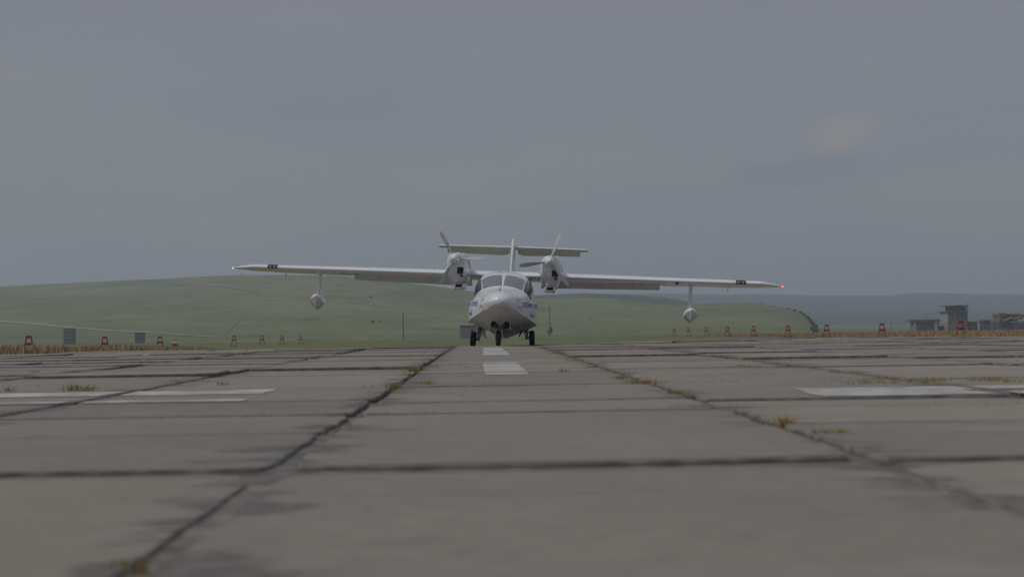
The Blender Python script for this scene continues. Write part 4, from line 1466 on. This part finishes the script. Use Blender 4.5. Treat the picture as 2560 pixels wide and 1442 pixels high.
# dry grass strips beside the runway, meadow grass beyond
def blades(name, n, xr, yr, hr, ma, cat, label, edge=None, wd=.02):
    mb_v, mb_f = [], []
    rr = random.Random(hash(name) % 1000 if False else len(name) * 31 + int(n))
    for i in range(n):
        x = rr.uniform(*xr); y = rr.uniform(*yr)
        if edge and not edge(x, y, rr): continue
        h_ = rr.uniform(*hr) * (0.75 + .25 * math.sin(x * .9 + y * .35) * math.sin(y * .21 + 1.0))
        a = rr.uniform(0, math.pi); w_ = wd * rr.uniform(.6, 1.4)
        lean = (rr.gauss(0, .22) * h_, rr.gauss(0, .22) * h_)
        z = gz(x, y) - .09
        dx, dy = math.cos(a) * w_, math.sin(a) * w_
        k = len(mb_v)
        mb_v += [(x - dx, y - dy, z), (x + dx, y + dy, z), (x + lean[0] * .4 + dx * .7, y + lean[1] * .4 + dy * .7, z + h_ * .6), (x + lean[0] * .4 - dx * .7, y + lean[1] * .4 - dy * .7, z + h_ * .6), (x + lean[0], y + lean[1], z + h_)]
        mb_f += [(k, k + 1, k + 2, k + 3), (k + 3, k + 2, k + 4)]
    me = bpy.data.meshes.new(name); me.from_pydata(mb_v, [], mb_f); me.materials.append(M[ma]); me.update()
    o = link(bpy.data.objects.new(name, me))
    return tag(o, label, cat, kind='stuff')


blades('dry_grass', 80000, (-34, -10.9), (26, 68), (.16, .40), 'drygrass', 'grass', 'strip of dry orange grass along the left edge of the runway',
       lambda x, y, r_: x < -11.0 - 1.6 * r_.random() ** 3 - max(0, y - 50) * .10 and r_.random() < (1.0 if y < 50 else max(0.0, (66 - y) / 16)), .016)
blades('dry_grass', 60000, (19.4, 46), (46, 112), (.10, .31), 'drygrass', 'grass', 'strip of dry orange grass along the right edge of the runway',
       lambda x, y, r_: r_.random() < (1.0 if y < 85 else .4), .019)

# grass tufts in the joints
def tuft_mesh(seed, ma, n=26, spread=.16, h=.10):
    rr = random.Random(seed); mb = MB()
    for _ in range(n * 3):
        x, y = rr.gauss(0, spread * .30), rr.gauss(0, spread * .2)
        hh = h * rr.uniform(.4, 1.1); a = rr.uniform(0, math.pi); w_ = rr.uniform(.0015, .0035)
        lx, ly = x * .5 + rr.gauss(0, .40) * hh, rr.gauss(0, .35) * hh
        dx, dy = math.cos(a) * w_, math.sin(a) * w_
        mb.add([(x - dx, y - dy, -.03), (x + dx, y + dy, -.03), (x + lx * .45 + dx * .8, y + ly * .45 + dy * .8, hh * .6), (x + lx * .45 - dx * .8, y + ly * .45 - dy * .8, hh * .6), (x + lx, y + ly, hh)], [(0, 1, 2, 3), (3, 2, 4)])
    return mb.mesh('grass_tuft', M[ma], smooth=False, fix=False)


def ground_px(px, py):
    v = ray(px, py); Y = 10.0
    for _ in range(40):
        p = CAM + v * (Y / v.y)
        Y = (gz(p.x, Y) - CAM_H) / (v.z / v.y) if v.z < 0 else Y
    return CAM + v * (Y / v.y)


TF = [  # px, py, material, blades, spread, height, label
    (185, 976, 'weedgreen', 16, .10, .085, 'green grass tuft, smaller of two just above the left white stripes'),
    (208, 976, 'weedgreen', 34, .20, .07, 'wide spiky grass tuft just above the left white stripes'),
    (22, 978, 'weeddry', 10, .12, .06, 'thin dry tuft above the white stripes at the left picture edge'),
    (88, 933, 'weedgreen', 12, .10, .06, 'little green tuft left in the third strip of slabs'),
    (460, 955, 'weedorange', 26, .30, .04, 'low orange tuft in the second long joint left of the centre strip'),
    (560, 962, 'weedgreen', 10, .12, .05, 'short green tuft on the cross joint left of the centre strip'),
    (742, 906, 'weedgreen', 18, .25, .05, 'low green tuft far out in the second long joint'),
    (1040, 926, 'weedorange', 60, .18, .085, 'bright orange grass clump in the joint left of the centre dash'),
    (985, 968, 'weedgreen', 34, .13, .055, 'green clump where the left joint meets the double cross joint'),
    (1064, 960, 'weedgreen', 26, .20, .045, 'low green weeds on the double cross joint right of the orange clump'),
    (1410, 929, 'weedgreen', 16, .12, .05, 'small green tuft on the centre strip right of the white dash'),
    (1556, 947, 'weedgreen', 34, .15, .05, 'green clump in the joint right of the centre dash'),
    (1606, 959, 'weedorange', 52, .26, .055, 'orange and green clump in the right joint at the cross joint'),
    (1480, 918, 'weedorange', 20, .16, .05, 'orange tuft in the right joint beyond the green clump'),
    (1440, 902, 'weedorange', 26, .22, .06, 'far orange tuft high in the joint right of the centre strip'),
    (1400, 884, 'weedorange', 30, .30, .07, 'farthest yellowish weeds in the right joint near the right main wheel'),
    (1700, 986, 'weedgreen', 24, .14, .05, 'dull green clump in the right joint above the wide dark patch'),
    (1960, 1060, 'weedorange', 22, .065, .055, 'blurred yellow-orange tuft in the right joint left of the long dark patch'),
    (2075, 1082, 'weedgreen', 40, .16, .022, 'flat blurred green weeds right of the yellow-orange tuft'),
    (1870, 916, 'weedorange', 30, .35, .04, 'low orange weeds two strips right of the centre strip'),
    (2055, 893, 'weedgreen', 40, .30, .06, 'green clump far out to the right below the red frame markers'),
    (2200, 958, 'weedorange', 60, .55, .04, 'long low orange weeds just above the right white stripe'),
    (2320, 954, 'weedgreen', 26, .20, .05, 'green tuft right of the long orange weeds above the stripe'),
    (2345, 952, 'weedorange', 24, .20, .05, 'reddish tuft touching the green tuft above the right stripe'),
    (2480, 951, 'weedorange', 44, .30, .06, 'spiky orange tuft above the stripe near the right picture edge'),
    (2525, 954, 'weedgreen', 24, .18, .04, 'short green tuft at the right picture edge above the stripe'),
    (2535, 896, 'weedorange', 24, .35, .06, 'distant tuft at the right picture edge'),
    (345, 1404, 'weedorange', 10, .07, .010, 'very blurred yellow weeds in the near joint at the bottom left')]
for i, (px, py, ma, n, spd, h_, lab) in enumerate(TF):
    p = ground_px(px, py)
    o = bpy.data.objects.new('grass_tuft', tuft_mesh(200 + i, ma, n, spd * .8, h_ * .8))
    o.location = (p.x, p.y, gz(p.x, p.y))
    link(o)
    tag(o, lab, 'grass tuft', 'grass tufts in the slab joints')

# sparse weeds and dead stems running along the joints
rr = random.Random(11); mb = MB()
for _ in range(520):
    y = rr.uniform(5.5, 36)
    if rr.random() < .72:
        x, sx_, sy_ = X_J0 + SW * rr.choice((-4, -3, -2, -1, 0, 0, 1, 1, 1, 2, 3, 4, 5, 6)) + rr.gauss(0, .03), .03, .10
    else:
        x = rr.uniform(-.40 * y, .44 * y); y = min(ROWS, key=lambda q: abs(q - y)) + rr.gauss(0, .02); sx_, sy_ = .10, .02
    if y < 5 or abs(x) > .5 * y + 1: continue
    hh = rr.uniform(.010, .034)
    for _b in range(rr.randint(5, 14)):
        bx, by = x + rr.gauss(0, sx_), y + rr.gauss(0, sy_)
        z = gz(bx, by) - .012
        h_ = hh * rr.uniform(.5, 1.3); a = rr.uniform(0, math.pi); w_ = rr.uniform(.0015, .0035)
        lx, ly = rr.gauss(0, .5) * h_, rr.gauss(0, .5) * h_
        dx, dy = math.cos(a) * w_, math.sin(a) * w_
        mb.add([(bx - dx, by - dy, z), (bx + dx, by + dy, z), (bx + lx, by + ly, z + h_ + .012)], [(0, 1, 2)])
o = mb.build('joint_weeds', M['weeddry'], smooth=False, fix=False)
tag(o, 'sparse dry weeds and dead stems along the slab joints', 'weeds', kind='stuff')

# crumbs of concrete along the joints
rr = random.Random(5); mb = MB()
for _ in range(620):
    y = rr.uniform(2.2, 34) if rr.random() < .6 else rr.uniform(9, 34)
    if rr.random() < .6: x = X_J0 + SW * rr.randint(-5, 7) + rr.gauss(0, .09)
    else: x = rr.uniform(-.42 * y, .46 * y)
    s_ = rr.uniform(.002, .007) * (.5 + .07 * y)
    z = gz(x, y) + s_ * .3
    p = [Vector((x + rr.uniform(.6, 1.2) * s_ * a, y + rr.uniform(.6, 1.2) * s_ * b_, z + rr.uniform(.5, 1.0) * s_ * c_)) for a, b_, c_ in ((1, 0, 0), (-1, 0, 0), (0, 1, 0), (0, -1, 0), (0, 0, 1), (0, 0, -1))]
    mb.add(p, [(0, 2, 4), (2, 1, 4), (1, 3, 4), (3, 0, 4), (2, 0, 5), (1, 2, 5), (3, 1, 5), (0, 3, 5)])
o = mb.build('gravel', M['stone'], smooth=False)
tag(o, 'loose crumbs of concrete scattered over the runway joints', 'gravel', kind='stuff')

# ------------------------------------------------------------------ haze
hz = MB().box((0, 2900, 60), (13400, 7400, 150)).build('haze', M['dark'], smooth=False)
hm = bpy.data.materials.new('haze_air'); hm.use_nodes = True
ht_ = hm.node_tree; ht_.nodes.clear()
vo = ht_.nodes.new('ShaderNodeVolumePrincipled')
vo.inputs['Color'].default_value = (0.75, 0.845, 1.0, 1)
vo.inputs['Density'].default_value = 3.8e-4
vo.inputs['Anisotropy'].default_value = 0.2
mo = ht_.nodes.new('ShaderNodeOutputMaterial')
ht_.links.new(vo.outputs[0], mo.inputs['Volume'])
hz.data.materials.clear(); hz.data.materials.append(hm)
tag(hz, 'thin pale summer haze over the whole airfield', 'haze', kind='stuff')
print('slabs', len(PLACED), 'objects', len(bpy.data.objects))
